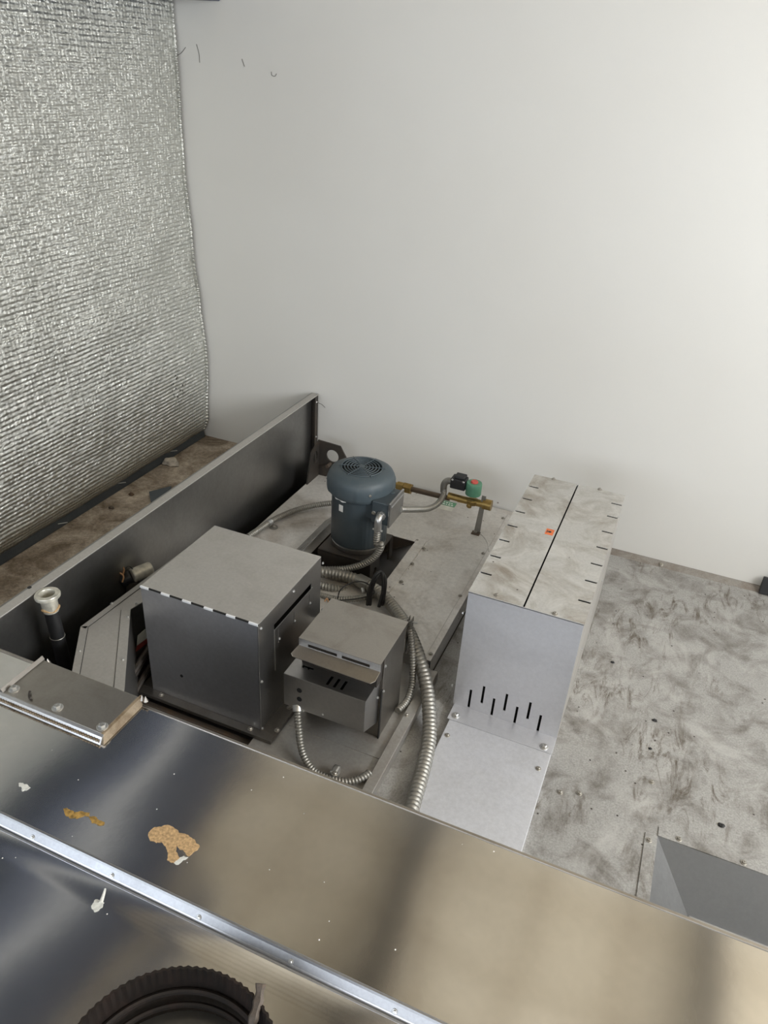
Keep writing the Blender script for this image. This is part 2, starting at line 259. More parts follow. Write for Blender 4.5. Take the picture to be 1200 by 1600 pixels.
# ------------------------------------------------------------------ mesh helpers
class MB:
    def __init__(s): s.bm = bmesh.new()
    def box(s, x0, x1, y0, y1, z0, z1):
        v = [s.bm.verts.new(p) for p in ((x0,y0,z0),(x1,y0,z0),(x1,y1,z0),(x0,y1,z0),(x0,y0,z1),(x1,y0,z1),(x1,y1,z1),(x0,y1,z1))]
        for f in ((0,3,2,1),(4,5,6,7),(0,1,5,4),(1,2,6,5),(2,3,7,6),(3,0,4,7)): s.bm.faces.new([v[i] for i in f])
        return s
    def prism(s, pts, d):
        """polygon pts (3D) extruded by vector d"""
        d = Vector(d); a = [s.bm.verts.new(Vector(p)) for p in pts]; b = [s.bm.verts.new(Vector(p)+d) for p in pts]
        s.bm.faces.new(a); s.bm.faces.new(b[::-1]); n = len(pts)
        for i in range(n): s.bm.faces.new((a[i], a[(i+1) % n], b[(i+1) % n], b[i]))
        return s
    def lathe(s, prof, c=(0, 0, 0), axis=(0, 0, 1), n=40, mod=None, cap=True):
        """prof: list of (r, h) along axis"""
        ax = Vector(axis).normalized(); q = Vector((0, 0, 1)).rotation_difference(ax); c = Vector(c)
        rings = []
        for r, h in prof:
            ring = []
            for i in range(n):
                a = 2*pi*i/n; r2 = r if mod is None else mod(r, h, a)
                ring.append(s.bm.verts.new(c + q @ Vector((r2*cos(a), r2*sin(a), h))))
            rings.append(ring)
        for k in range(len(rings)-1):
            for i in range(n): s.bm.faces.new((rings[k][i], rings[k][(i+1) % n], rings[k+1][(i+1) % n], rings[k+1][i]))
        if cap and prof[0][0] > 1e-6: s.bm.faces.new(rings[0][::-1])
        if cap and prof[-1][0] > 1e-6: s.bm.faces.new(rings[-1])
        return s
    def cyl(s, a, b, r, n=20, r2=None):
        a = Vector(a); b = Vector(b); L = (b-a).length
        return s.lathe([(r, 0), (r if r2 is None else r2, L)], a, b-a, n)
    def tube(s, pts, rfun, n=12, closed=False, step=None, smooth=True):
        P = catmull(pts, step or 0.004, closed) if smooth else [Vector(p) for p in pts]
        m_ = len(P); T = []
        for i in range(m_):
            a = P[(i-1) % m_] if (closed or i > 0) else P[i]; b = P[(i+1) % m_] if (closed or i < m_-1) else P[i]
            T.append((b-a).normalized())
        u = T[0].orthogonal().normalized(); rings = []; L = 0
        for i in range(m_):
            if i: L += (P[i]-P[i-1]).length
            u = (u - T[i]*u.dot(T[i])).normalized(); w = T[i].cross(u)
            rings.append([s.bm.verts.new(P[i] + (u*cos(2*pi*k/n) + w*sin(2*pi*k/n))*(rfun(L, 2*pi*k/n) if callable(rfun) else rfun)) for k in range(n)])
        rng = range(m_ if closed else m_-1)
        for i in rng:
            A, B = rings[i], rings[(i+1) % m_]
            for k in range(n): s.bm.faces.new((A[k], A[(k+1) % n], B[(k+1) % n], B[k]))
        if not closed: s.bm.faces.new(rings[0][::-1]); s.bm.faces.new(rings[-1])
        return s
    def sheet(s, o, u, v, W_, H_, holes=(), t=0.0015):
        """plate W x H spanned by unit axes u, v from o, rectangular holes (u0,u1,v0,v1), thickness t along u x v"""
        o, u, v = Vector(o), Vector(u).normalized(), Vector(v).normalized(); nrm = u.cross(v)*t
        us = sorted({0, W_, *[h[0] for h in holes], *[h[1] for h in holes]}); vs = sorted({0, H_, *[h[2] for h in holes], *[h[3] for h in holes]})
        keep = lambda i, j: 0 <= i < len(us)-1 and 0 <= j < len(vs)-1 and not any(h[0]-1e-6 <= us[i] and us[i+1] <= h[1]+1e-6 and h[2]-1e-6 <= vs[j] and vs[j+1] <= h[3]+1e-6 for h in holes)
        cache = {}
        def V_(i, j, k):
            if (i, j, k) not in cache: cache[(i, j, k)] = s.bm.verts.new(o + u*us[i] + v*vs[j] + nrm*k)
            return cache[(i, j, k)]
        for i in range(len(us)-1):
            for j in range(len(vs)-1):
                if not keep(i, j): continue
                s.bm.faces.new((V_(i,j,1), V_(i+1,j,1), V_(i+1,j+1,1), V_(i,j+1,1)))
                s.bm.faces.new((V_(i,j,0), V_(i,j+1,0), V_(i+1,j+1,0), V_(i+1,j,0)))
                if not keep(i-1, j): s.bm.faces.new((V_(i,j,0), V_(i,j,1), V_(i,j+1,1), V_(i,j+1,0)))
                if not keep(i+1, j): s.bm.faces.new((V_(i+1,j,0), V_(i+1,j+1,0), V_(i+1,j+1,1), V_(i+1,j,1)))
                if not keep(i, j-1): s.bm.faces.new((V_(i,j,0), V_(i+1,j,0), V_(i+1,j,1), V_(i,j,1)))
                if not keep(i, j+1): s.bm.faces.new((V_(i,j+1,0), V_(i,j+1,1), V_(i+1,j+1,1), V_(i+1,j+1,0)))
        return s
    def build(s, name, mat, parent=None, bevel=0, smooth=False):
        bmesh.ops.recalc_face_normals(s.bm, faces=s.bm.faces)
        me = bpy.data.meshes.new(name); s.bm.to_mesh(me); s.bm.free()
        me.materials.append(M[mat] if isinstance(mat, str) else mat)
        o = bpy.data.objects.new(name, me); COL.objects.link(o)
        if smooth:
            for p in me.polygons: p.use_smooth = True
            me.set_sharp_from_angle(angle=math.radians(40))
        if bevel:
            b = o.modifiers.new('bevel', 'BEVEL'); b.width = bevel; b.segments = 2; b.limit_method = 'ANGLE'; b.angle_limit = math.radians(40)
        if parent: adopt(o, parent)
        return o
WORLD = {}
def adopt(o, parent):
    o.parent = parent
    o.matrix_parent_inverse = Matrix.Translation(-WORLD.get(parent, Vector()))
def catmull(pts, step, closed=False):
    P = [Vector(p) for p in pts]; n = len(P); out = []
    seg = n if closed else n-1
    for i in range(seg):
        p1, p2 = P[i], P[(i+1) % n]
        p0 = P[i-1] if (closed or i > 0) else p1*2-p2
        p3 = P[(i+2) % n] if (closed or i < n-2) else p2*2-p1
        k = max(2, int(math.ceil((p2-p1).length/step)))
        for j in range(k):
            t = j/k
            out.append(0.5*((2*p1) + (p2-p0)*t + (2*p0-5*p1+4*p2-p3)*t*t + (3*p1-p0-3*p2+p3)*t**3))
    if not closed: out.append(P[-1])
    return out
def tag(o, label, cat, group=None):
    o['label'] = label; o['category'] = cat
    if group: o['group'] = group
    return o
def thing(name, loc, label, cat, group=None):
    o = bpy.data.objects.new(name, None); COL.objects.link(o); o.empty_display_size = 0.05
    o.location = loc; WORLD[o] = Vector(loc)
    return tag(o, label, cat, group)
def struct(o): o['kind'] = 'structure'; return o
# a screw: hex head on a washer, shared mesh
def screw_mesh(name, r, hgt, mat):
    b = MB(); b.lathe([(r*1.5, 0), (r*1.5, hgt*0.2), (r*1.3, hgt*0.3)], n=20); b.lathe([(r, hgt*0.25), (r, hgt*0.85), (r*0.8, hgt), (r*0.35, hgt), (r*0.3, hgt*0.75)], n=6)
    bmesh.ops.recalc_face_normals(b.bm, faces=b.bm.faces)
    me = bpy.data.meshes.new(name); b.bm.to_mesh(me); b.bm.free(); me.materials.append(M[mat]); return me
SM = screw_mesh('screw_head', 0.0038, 0.004, 'screw'); SMB = screw_mesh('zinc_screw_head', 0.0058, 0.006, 'fit'); SMS = screw_mesh('small_screw_head', 0.0022, 0.0026, 'fit')
def screw(parent, p, nrm=(0, 0, 1), me=None, name='screw'):
    o = bpy.data.objects.new(name, me or SM); COL.objects.link(o)
    o.location = p; o.rotation_euler = Vector(nrm).to_track_quat('Z', 'Y').to_euler()
    adopt(o, parent); return o

# ================================================================== SETTING
YW = 2.041; XL = -1.5; XR = 1.7; YF = -2.3; ZC = 1.9; ZB = -1.5
b = MB(); b.box(XL-0.1, XR+0.1, YW, YW+0.1, ZB, ZC+0.1); wb = struct(b.build('wall_back', 'wall'))
struct(MB().sheet((XL-0.1, YF, ZB), (0, 1, 0), (0, 0, 1), YW-YF, ZC-ZB, [(-2.05-YF, -0.75-YF, 0.45-ZB, 1.55-ZB)], 0.1).build('wall_left', 'wall'))  # opening made for the added left light
# walls with openings made for the area lights
o = MB().sheet((XR+0.1, YF, ZB), (0, 1, 0), (0, 0, 1), YW-YF, ZC-ZB, [(0.75-0.75-YF, 0.75+0.75-YF, 0.9-ZB, 1.7-ZB)], -0.1).build('wall_right', 'wall'); struct(o)
o = MB().sheet((XL, YF-0.1, ZB), (1, 0, 0), (0, 0, 1), XR-XL, ZC-ZB, [(-1.4-XL, 1.2-XL, 0.5-ZB, 1.7-ZB)], -0.1).build('wall_front', 'wall'); struct(o)
struct(MB().box(XL, XR, YF, YW, ZC, ZC+0.1).build('ceiling', 'ceiling'))
struct(MB().box(XL, XR, YF, YW, ZB-0.1, ZB).build('floor', 'concrete'))
# dark ceiling beams running away from the camera
for x0, x1 in ((-0.50, -0.385), (0.53, 0.61)):
    struct(MB().box(x0, x1, YF, YW, ZC-0.08, ZC).build('trim_1', 'iron'))
struct(MB().box(XL, -1.24, YF, YW, ZC-0.03, ZC).build('trim_2', 'navy'))
struct(MB().box(-1.12, -1.03, YF, 1.35, ZC-0.03, ZC).build('trim_2', 'navy'))
# concrete ledge beside the oven
struct(MB().box(XL, -1.055, -0.2, YW, -0.25, 0.046).build('trim_3', 'concrete'))
# blue-grey steel skirt under the foil
sk = struct(MB().prism([(-1.5, 0, 0.046), (-1.464, 0, 0.046), (-1.464, 0, 0.050), (-1.474, 0, 0.086), (-1.5, 0, 0.086)], (0, YW-0.01, 0)).build('baseboard_left', 'bluegrey'))
for (x, y) in ((98, 819), (190, 756), (271, 706)):
    p = at(x, y, -1.462, 0); MB().cyl((p.x-0.004, p.y-0.012, p.z+0.006), (p.x+0.006, p.y+0.012, p.z+0.001), 0.0012, 8).build('staple', 'fit', sk)
# scuffs on the wall
def scuff(pts):
    MB().tube([at(x, y, YW-0.0006, 1) for x, y in pts], 0.0006, 5).build('scuff_mark', 'iron', wb)
scuff([(277, 87), (284, 82), (290, 74)]); scuff([(307, 69), (311, 84), (312, 98)]); scuff([(378, 92), (382, 104)]); scuff([(424, 112), (425, 118), (430, 119), (432, 115)]); scuff([(496, 629), (503, 632), (508, 637)])
# base trim along the wall behind the roof sheet
o = MB().prism([(-0.32, YW-0.022, 0.0), (-0.32, YW, 0.0), (-0.32, YW, 0.010), (-0.32, YW-0.004, 0.010)], (1.7, 0, 0)).build('trim_4', 'trimm'); struct(o)
for (x, y) in ((1033, 882), (1154, 907)): screw(o, at(x, y, 0.006), (0, -0.6, 0.8))
# roller-door drum housing at the top left corner
struct(MB().box(-1.5, -1.33, -1.5, YW-0.006, 1.318, 1.48).build('trim_5', 'navy', bevel=0.004))

# ================================================================== FOIL CURTAIN
def foilx(y, z):
    prof = [(0.07, -1.468), (0.12, -1.452), (0.33, -1.440), (0.50, -1.450), (0.66, -1.462), (0.95, -1.474), (1.4, -1.484)]
    for (z0, x0), (z1, x1) in zip(prof, prof[1:]):
        if z <= z1: t = max(0, (z-z0)/(z1-z0)); t = t*t*(3-2*t); x = x0+(x1-x0)*t; break
    else: x = prof[-1][1]
    return x + 0.006*noise.noise(Vector((y*2.2, z*3.1, 1.3))) + 0.0018*noise.noise(Vector((y*9, z*14, 5)))
b = MB(); NY, NZ = 150, 110; y0, y1, z0, z1 = -0.3, 2.026, 0.074, 1.40
g = [[b.bm.verts.new((foilx(y0+(y1-y0)*i/NY, z0+(z1-z0)*j/NZ), y0+(y1-y0)*i/NY + 0.004*noise.noise(Vector((0, j*0.35, i*0.0)))*(i/NY), z0+(z1-z0)*j/NZ)) for j in range(NZ+1)] for i in range(NY+1)]
for i in range(NY):
    for j in range(NZ): b.bm.faces.new((g[i][j], g[i+1][j], g[i+1][j+1], g[i][j+1]))
fc = thing('insulation_curtain', (-1.47, 1.0, 0.09), 'silver ribbed foil bubble insulation sheet hanging down the left wall over the door', 'insulation')
o = b.build('foil_sheet', 'foil', fc, smooth=True)
sm = o.modifiers.new('thick', 'SOLIDIFY'); sm.thickness = 0.006; sm.offset = 0
b = MB(); b.tube([(foilx(2.028, z)+0.001, 2.0275+0.003*noise.noise(Vector((3, z*9, 0))), z) for z in [0.077+0.012*k for k in range(109)]], lambda L, a: 0.0045+0.0015*sin(L*520), 8, step=0.003)
b.build('taped_edge', 'foil', fc, smooth=True)
MB().box(-1.478, -1.462, 1.955, 2.036, 0.094, 0.099).build('bottom_clip', 'fit', fc)

# debris on the ledge
def lump(name, p, r, h, label, seed, mat='debris'):
    b = MB(); bmesh.ops.create_icosphere(b.bm, subdivisions=3, radius=1)
    for v in b.bm.verts:
        k = 1+0.45*noise.noise(v.co*1.6+Vector((seed, 0, 0)))+0.15*noise.noise(v.co*5+Vector((seed, 3, 0)))
        v.co = Vector((v.co.x*r*k, v.co.y*r*0.75*k, max(-0.2*h, v.co.z*h*k)))+Vector(p)+Vector((0, 0, h*0.2))
    return tag(b.build(name, mat, smooth=True), label, 'debris')
lump('plaster_chunk', at(267, 724, 0.048), 0.028, 0.014, 'pale lump of broken plaster on the stained concrete ledge beside the foil', 2.0)
lump('dark_pebble', at(205, 773, 0.047), 0.008, 0.005, 'small dark crumb on the concrete ledge, the one nearer the plaster lump', 4.0, 'rusty')
lump('dark_pebble', at(174, 794, 0.047), 0.009, 0.005, 'small dark crumb on the concrete ledge, farther from the plaster lump', 6.0, 'rusty')
p = [at(x, y, 0.049) for x, y in ((233, 770), (268, 761), (262, 779), (236, 786))]
tag(MB().prism(p, (0, 0, 0.004)).build('steel_scrap', 'bluegrey'), 'blue-grey sheet steel scrap on the concrete ledge against the side panel', 'scrap')

# ================================================================== OVEN DECK
# very dark pit under everything on the left
t = thing('oven_shell', (-0.7, 1.2, -0.2), 'dark oven body floor seen in the gaps around the steel boxes', 'oven')
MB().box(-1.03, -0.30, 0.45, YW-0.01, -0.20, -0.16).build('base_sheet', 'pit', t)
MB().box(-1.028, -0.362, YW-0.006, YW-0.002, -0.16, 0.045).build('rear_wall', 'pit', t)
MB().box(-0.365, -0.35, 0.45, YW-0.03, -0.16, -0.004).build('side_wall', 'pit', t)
# layered brown lips in front of the big box
for k, (y, z, mat) in enumerate(((0.895, -0.028, 'rusty'), (0.915, -0.012, 'pit'), (0.935, 0.0, 'rusty'))):
    MB().box(-0.92, -0.612, y, y+0.012, z-0.02, z).build('inner_ledge', mat, t, bevel=0.002)

# raised left deck with the motor opening
dk = thing('oven_deck', (-0.67, 1.65, 0.05), 'raised dusty steel deck plate around the blue-grey motor', 'oven top')
OX0, OX1, OY0, OY1 = -0.795, -0.560, 1.490, 1.735
X0, Y0 = -0.992, 1.283
MB().sheet((X0, Y0, 0.0485), (1, 0, 0), (0, 1, 0), -0.355-X0, 2.034-Y0, [(OX0-X0, OX1-X0, OY0-Y0, OY1-Y0)], 0.0015).build('deck_sheet', 'deck', dk)
MB().box(-0.3565, -0.355, Y0, 2.034, 0.0, 0.0485).build('side_skirt', 'deck', dk)
MB().box(X0, -0.355, Y0, Y0+0.0015, 0.0, 0.0485).build('front_skirt', 'box', dk)
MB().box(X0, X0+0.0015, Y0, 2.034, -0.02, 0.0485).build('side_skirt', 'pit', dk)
MB().box(X0, -0.355, 2.0325, 2.034, 0.0, 0.0485).build('rear_skirt', 'deck', dk)
# opening walls and sloping floor
b = MB(); b.box(OX0-0.002, OX0, OY0, OY1, -0.10, 0.049).box(OX0, OX1, OY1, OY1+0.002, -0.10, 0.049).box(OX0, OX1, OY0-0.002, OY0, -0.10, 0.049)
b.build('opening_wall', 'rusty', dk)
MB().prism([(OX1, OY0, 0.049), (OX1, OY1, 0.049), (OX0, OY1, -0.098), (OX0, OY0, -0.098)], (0.002, 0, -0.002)).build('sloping_floor', 'box', dk)
# flange strip right of the opening, lip in front
MB().box(OX1-0.004, OX1+0.024, OY0-0.012, OY1+0.02, 0.050, 0.0525).build('flange_strip', 'deck', dk, bevel=0.0006)
MB().box(OX0-0.02, OX1-0.006, OY0-0.03, OY0-0.004, 0.050, 0.0518).build('flange_strip', 'deck', dk, bevel=0.0006)
for (x, y) in ((662, 857), (644, 881), (627, 909)): screw(dk, at(x, y, 0.0525))
for (x, y) in ((652, 845), (786, 810), (755, 865), (719, 931), (673, 1022), (782, 783)): screw(dk, at(x, y, 0.050))
# seam line strip along right edge of the deck
MB().box(-0.371, -0.3695, Y0+0.004, 2.01, 0.05, 0.0508).build('seam_bead', 'boxtop', dk)
# raised pressed arc on the deck
c = Vector((-0.445, 1.72, 0.0495))
arcp = [(c.x+0.085*cos(a)*1.05, c.y+0.155*sin(a), c.z) for a in [math.radians(d) for d in range(25, 176, 6)]]
MB().tube([(-0.531, 1.60, 0.0495)]+arcp[::-1], 0.0022, 8).build('pressed_rib', 'deck', dk, smooth=True)
# bent ramp sheet left of the motor
MB().prism([(-0.838, 1.50, 0.0505), (-0.838, 1.715, 0.0505), (-0.797, 1.735, 0.085), (-0.797, 1.50, 0.085)], (0.0015, 0, -0.0008)).build('ramp_flap', 'roof', dk)

# channel + lower well floor
ch = thing('well_floor', (-0.48, 1.0, 0.0), 'low dusty steel well floor under the small control box', 'oven top')
MB().box(-0.607, -0.352, 0.46, 1.283, 0.0, 0.018).build('floor_sheet', 'well', ch)
MB().box(-0.560, -0.3525, 1.00, 1.283, 0.018, 0.0195).build('floor_doubler', 'well', ch)
rl = thing('divider_rail', (-0.34, 0.95, 0.0), 'dull square steel rail running from the hood to the deck step', 'rail')
MB().box(-0.356, -0.334, 0.46, 1.282, 0.0, 0.0275).build('rail_tube', 'well', rl, bevel=0.0015)
for (x, y) in ((635, 1117),): screw(rl, at(x, y, 0.0275))

# right roof sheet with recess
rf = thing('roof_sheet', (0.4, 1.4, 0.0), 'large grimy scratched grey roof sheet right of the tall vent cover', 'oven top')
RX0, RX1, RY0, RY1 = 0.173, 0.80, 0.60, 1.074
MB().sheet((-0.352, 0.45, -0.002), (1, 0, 0), (0, 1, 0), 1.552, YW-0.02-0.45, [(RX0+0.352, RX1+0.352, RY0-0.45, RY1-0.45)], 0.002).build('top_sheet', 'roof', rf)
MB().box(RX0-0.022, RX0, RY0, RY1-0.002, 0.0, 0.0022).build('recess_flange', 'roof', rf, bevel=0.0005)
MB().box(RX0, RX1, RY1, RY1+0.022, 0.0, 0.0022).build('recess_flange', 'roof', rf, bevel=0.0005)
for (x, y) in ((1014, 1313), (1061, 1311), (1162, 1348)): screw(rf, at(x, y, 0.0022))
for (x, y) in ((875, 1238), (1131, 897), (1018, 1222), (905, 1240)): screw(rf, at(x, y, 0.0))
# recess funnel
bz = -0.10
fl0 = (RX0+0.083, RY1-0.064, bz)
MB().prism([(RX0, RY0, 0), (RX0, RY1, 0), fl0, (RX0+0.083, RY0, bz)], (-0.001, 0, -0.002)).build('recess_side_wall', 'panel', rf)
MB().prism([(RX0, RY1, 0), (RX1, RY1, 0), (RX1, RY1-0.064, bz), fl0], (0, 0.001, -0.002)).build('recess_back_wall', 'recess', rf)
MB().box(RX0+0.083, RX1, RY1-0.068, RY1-0.062, bz-0.003, bz+0.003).build('recess_lip', 'strip', rf, bevel=0.002)
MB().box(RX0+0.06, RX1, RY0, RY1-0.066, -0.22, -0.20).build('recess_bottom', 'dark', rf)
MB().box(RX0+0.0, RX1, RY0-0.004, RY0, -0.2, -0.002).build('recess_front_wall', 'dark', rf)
# loose crumbs
def crumb(x, y, r, lab):
    return lump('dirt_crumb', at(x, y, 0.0005), r, r*0.5, lab, x*0.1, 'black')
crumb(957, 1035, 0.0045, 'small black crumb on the roof sheet beside the vent cover top')
crumb(1023, 1126, 0.0055, 'dark oblong crumb in the middle of the grimy roof sheet')
crumb(1127, 1290, 0.006, 'black flake just behind the recess flange')
crumb(1016, 1170, 0.004, 'small dark crumb below the oblong crumb on the roof sheet')

# ================================================================== SIDE PANEL + LIFTING BRACKET
sp = thing('side_panel', (-1.04, 1.3, 0.05), 'long dark stainless upright side panel between the ledge and the motor deck', 'panel')
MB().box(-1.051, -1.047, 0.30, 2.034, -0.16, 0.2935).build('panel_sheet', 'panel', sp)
MB().box(-1.0475, -1.026, 0.30, 2.034, 0.2905, 0.2935).build('top_flange', 'boxtop', sp, bevel=0.0008)
b = MB(); b.box(-1.047, -1.028, 2.031, 2.034, 0.03, 0.2905).box(-1.030, -1.028, 2.016, 2.034, 0.03, 0.2905); b.build('end_channel', 'iron', sp)
for z in (0.27, 0.15): screw(sp, (-1.028, 2.024, z), (1, 0, 0), SMS)
for (x, y) in ((46, 918),): 
    p = at(x, y, 0.2936); MB().lathe([(0.004, 0), (0.004, 0.0006)], p).build('panel_hole', 'black', sp)
lb = thing('lifting_bracket', (-0.98, 1.96, 0.05), 'dark iron angle bracket with round holes at the corner of side panel and wall', 'bracket')
def holed_plate(poly, hc, hr, o3, u, v, t, name, mat, parent, sq=1.0):
    """polygon plate with a round hole, bridged fan"""
    o3, u, v = Vector(o3), Vector(u), Vector(v); nrm = u.cross(v).normalized()*t
    n = 48; b = MB()
    def outer(a):
        d = Vector((cos(a), sin(a))); best = None
        for i in range(len(poly)):
            p, q = Vector(poly[i])-Vector(hc), Vector(poly[(i+1) % len(poly)])-Vector(hc); e = q-p
            den = d.x*e.y-d.y*e.x
            if abs(den) < 1e-9: continue
            tt = (p.x*e.y-p.y*e.x)/den; ss = (p.x*d.y-p.y*d.x)/den
            if tt > 0 and -1e-6 <= ss <= 1+1e-6 and (best is None or tt < best): best = tt
        return Vector(hc)+d*best
    angs = sorted([2*pi*i/n for i in range(n)]+[math.atan2(p[1]-hc[1], p[0]-hc[0]) % (2*pi) for p in poly])
    L = []
    for a in angs:
        i2 = Vector(hc)+Vector((cos(a)*hr, sin(a)*hr*sq)); o2 = outer(a)
        L.append([b.bm.verts.new(o3+u*q.x+v*q.y+nrm*k) for q in (i2, o2) for k in (0, 1)])
    for k in range(len(L)):
        A, B = L[k], L[(k+1) % len(L)]
        b.bm.faces.new((A[0], A[2], B[2], B[0])); b.bm.faces.new((A[1], B[1], B[3], A[3])); b.bm.faces.new((A[0], B[0], B[1], A[1])); b.bm.faces.new((A[2], A[3], B[3], B[2]))
    return b.build(name, mat, parent)
holed_plate([(0, 0), (0.112, 0), (0.104, 0.075), (0.078, 0.118), (0, 0.122)], (0.052, 0.078), 0.021, (-0.990, 1.968, 0.050), (1, 0, 0), (0, 0, 1), 0.005, 'rear_plate', 'iron', lb)
holed_plate([(0, 0), (0.083, 0), (0.083, 0.122), (0.055, 0.112), (0.03, 0.10)], (0.055, 0.072), 0.013, (-0.990, 1.885, 0.050), (0, 1, 0), (0, 0, 1), 0.005, 'side_plate', 'iron', lb, 1.7)
MB().cyl((-0.945, 1.968, 0.10), (-0.945, 1.94, 0.10), 0.006, 8).build('bolt', 'rusty', lb)

# dark bracket at right edge
b = MB(); b.prism([(0.352, YW-0.03, 0.002), (0.352, YW-0.012, 0.002), (0.352, YW-0.012, 0.05), (0.352, YW-0.018, 0.05)], (0.12, 0, 0))
tag(b.build('corner_bracket', 'black', bevel=0.002), 'black metal bracket standing on the grimy roof sheet at the wall, right edge of photo', 'bracket')

# ================================================================== MOTOR
MX, MY, MZ = -0.690, 1.622, 0.08
mt = thing('motor_mount', (MX, MY, 0.0), 'rusty brown steel channel stand under the blue-grey motor', 'stand')
b = MB(); b.box(-0.770, -0.616, 1.536, 1.694, 0.074, 0.080); b.build('mount_plate', 'iron', mt, bevel=0.002)
MB().box(-0.770, -0.616, 1.536, 1.542, 0.0, 0.074).build('front_plate', 'iron', mt)
holed_plate([(0, 0), (0.055, 0), (0.055, 0.06), (0.09, 0.06), (0.09, 0), (0.152, 0), (0.152, 0.074), (0, 0.074)][0:2]+[(0.055, 0.074), (0, 0.074)], (0.028, 0.035), 0.011, (-0.622, 1.542, 0.0), (0, 1, 0), (0, 0, 1), 0.006, 'side_leg', 'iron', mt)
MB().box(-0.622, -0.616, 1.67, 1.694, -0.03, 0.074).build('side_leg', 'iron', mt)
MB().box(-0.770, -0.764, 1.542, 1.694, 0.0, 0.074).build('side_leg', 'iron', mt)
for x in (-0.770, -0.628): MB().box(x, x+0.012, 1.55, 1.69, -0.085, 0.0).build('foot', 'rusty', mt)

mo = thing('electric_motor', (MX, MY, MZ), 'upright blue-grey electric motor with finned fan cap on a rusty stand', 'motor')
MB().lathe([(0.072, 0), (0.074, 0.003), (0.074, 0.014), (0.070, 0.017)], (MX, MY, MZ), n=64).build('base_ring', 'box', mo, smooth=True)
def finmod(r, h, a): return r*(1+0.006*(1 if (a*40/pi) % 2 < 1 else -1)*(1 if (1.9 < a < 3.6 or a > 5.2) else 0))
MB().lathe([(0.070, 0), (0.0755, 0.003), (0.0755, 0.165), (0.070, 0.168)], (MX, MY, MZ+0.016), n=160, mod=finmod).build('motor_body', 'motor', mo, smooth=True)
def capmod(r, h, a):
    if h > 0.034: return r
    k = 0.5+0.5*cos(4*(a-0.5)); return r*(1+0.02*(k > 0.72))
ZT = 0.308; zc = ZT-0.068
cap = MB().lathe([(0.083, 0.0), (0.0865, 0.004), (0.088, 0.012), (0.088, 0.034), (0.0865, 0.044), (0.081, 0.054), (0.070, 0.060), (0.056, 0.064), (0.054, 0.064), (0.053, 0.052), (0.0, 0.052)], (MX, MY, zc), n=120, mod=capmod).build('fan_cap', 'motorcap', mo, smooth=True)
MB().lathe([(0.052, 0), (0.052, 0.001)], (MX, MY, zc+0.053), n=48).build('fan_cavity', 'dark', cap)
b = MB()
for r in (0.013, 0.021, 0.029, 0.037, 0.045, 0.053):
    b.tube([(MX+r*cos(a), MY+r*sin(a), ZT-0.003) for a in [2*pi*i/24 for i in range(24)]], 0.0016, 8, closed=True, step=0.004)
for k in range(6):
    a = 2*pi*k/6+0.3; b.tube([(MX+0.004*cos(a), MY+0.004*sin(a), ZT-0.002), (MX+0.055*cos(a), MY+0.055*sin(a), ZT-0.002), (MX+0.060*cos(a), MY+0.060*sin(a), ZT-0.003)], 0.0011, 8)
b.lathe([(0.008, 0), (0.008, 0.003)], (MX, MY, ZT-0.004), n=20)
b.build('fan_grille', 'motorcap', cap, smooth=True)
for a in (-2.75, -0.9, 0.4, 2.2): screw(cap, (MX+0.088*cos(a), MY+0.088*sin(a), zc+0.028), (cos(a), sin(a), 0), SM)
# small white sticker wrapped on the body (its code is left out)
b = MB(); a0 = -1.95
pv = [[b.bm.verts.new((MX+rr*cos(a0+da), MY+rr*sin(a0+da), 0.203+dz)) for rr in (0.0765, 0.0769)] for da in (0, 0.06, 0.12, 0.18) for dz in (0, 0.019)]
for i in range(3):
    q = pv[2*i], pv[2*i+2], pv[2*i+3], pv[2*i+1]
    b.bm.faces.new([x[1] for x in q]); b.bm.faces.new([x[0] for x in q][::-1])
lab = b.build('sticker', 'white', mo); lab['label'] = 'small white square sticker'
b = MB(); b.tube([(MX+0.079*cos(a), MY+0.079*sin(a), zc-0.0005-0.002*sin((a+2.2)*3)) for a in [-2.1+0.09*i for i in range(6)]], lambda L, a: 0.003+0.0012*sin(L*300), 8)
b.build('torn_label', 'white', mo, smooth=True)
# junction box on the motor side
JX0, JX1, JY0, JY1, JZ0, JZ1 = -0.628, -0.582, 1.552, 1.640, 0.194, 0.256
jb = MB().box(JX0, JX1, JY0, JY1, JZ0, JZ1).build('junction_box', 'motor', mo, bevel=0.002)
MB().box(JX1, JX1+0.005, JY0-0.003, JY1+0.003, JZ0-0.003, JZ1+0.004).build('cover_plate', 'box', jb, bevel=0.001)
MB().box(JX1+0.004, JX1+0.0065, JY0+0.004, JY1-0.004, JZ1-0.010, JZ1-0.007).build('cover_rib', 'strip', jb)
MB().box(-0.650, -0.626, JY0+0.008, JY1-0.01, JZ0+0.005, JZ1-0.004).build('box_neck', 'motor', jb)
screw(jb, (-0.622, JY0, 0.222), (0, -1, 0)); MB().lathe([(0.008, 0), (0.008, 0.0012)], (-0.600, 1.615, JZ1), n=24).build('knockout', 'motorcap', jb)

# ================================================================== CONDUITS
def conduit(name, pts, R, pitch, label, n=16, ext=None, mat='conduit'):
    rf_ = lambda L, a: R*((0.86 if R > 0.012 else 0.78) + (0.2 if R > 0.012 else 0.3)*abs(sin(pi*(L/pitch - a/(2*pi))))**0.7)
    th = thing(name, pts[0], label, 'conduit')
    MB().tube(pts, rf_, n, step=pitch/7).build('armoured_hose', mat, th, smooth=True)
    return th
A = at
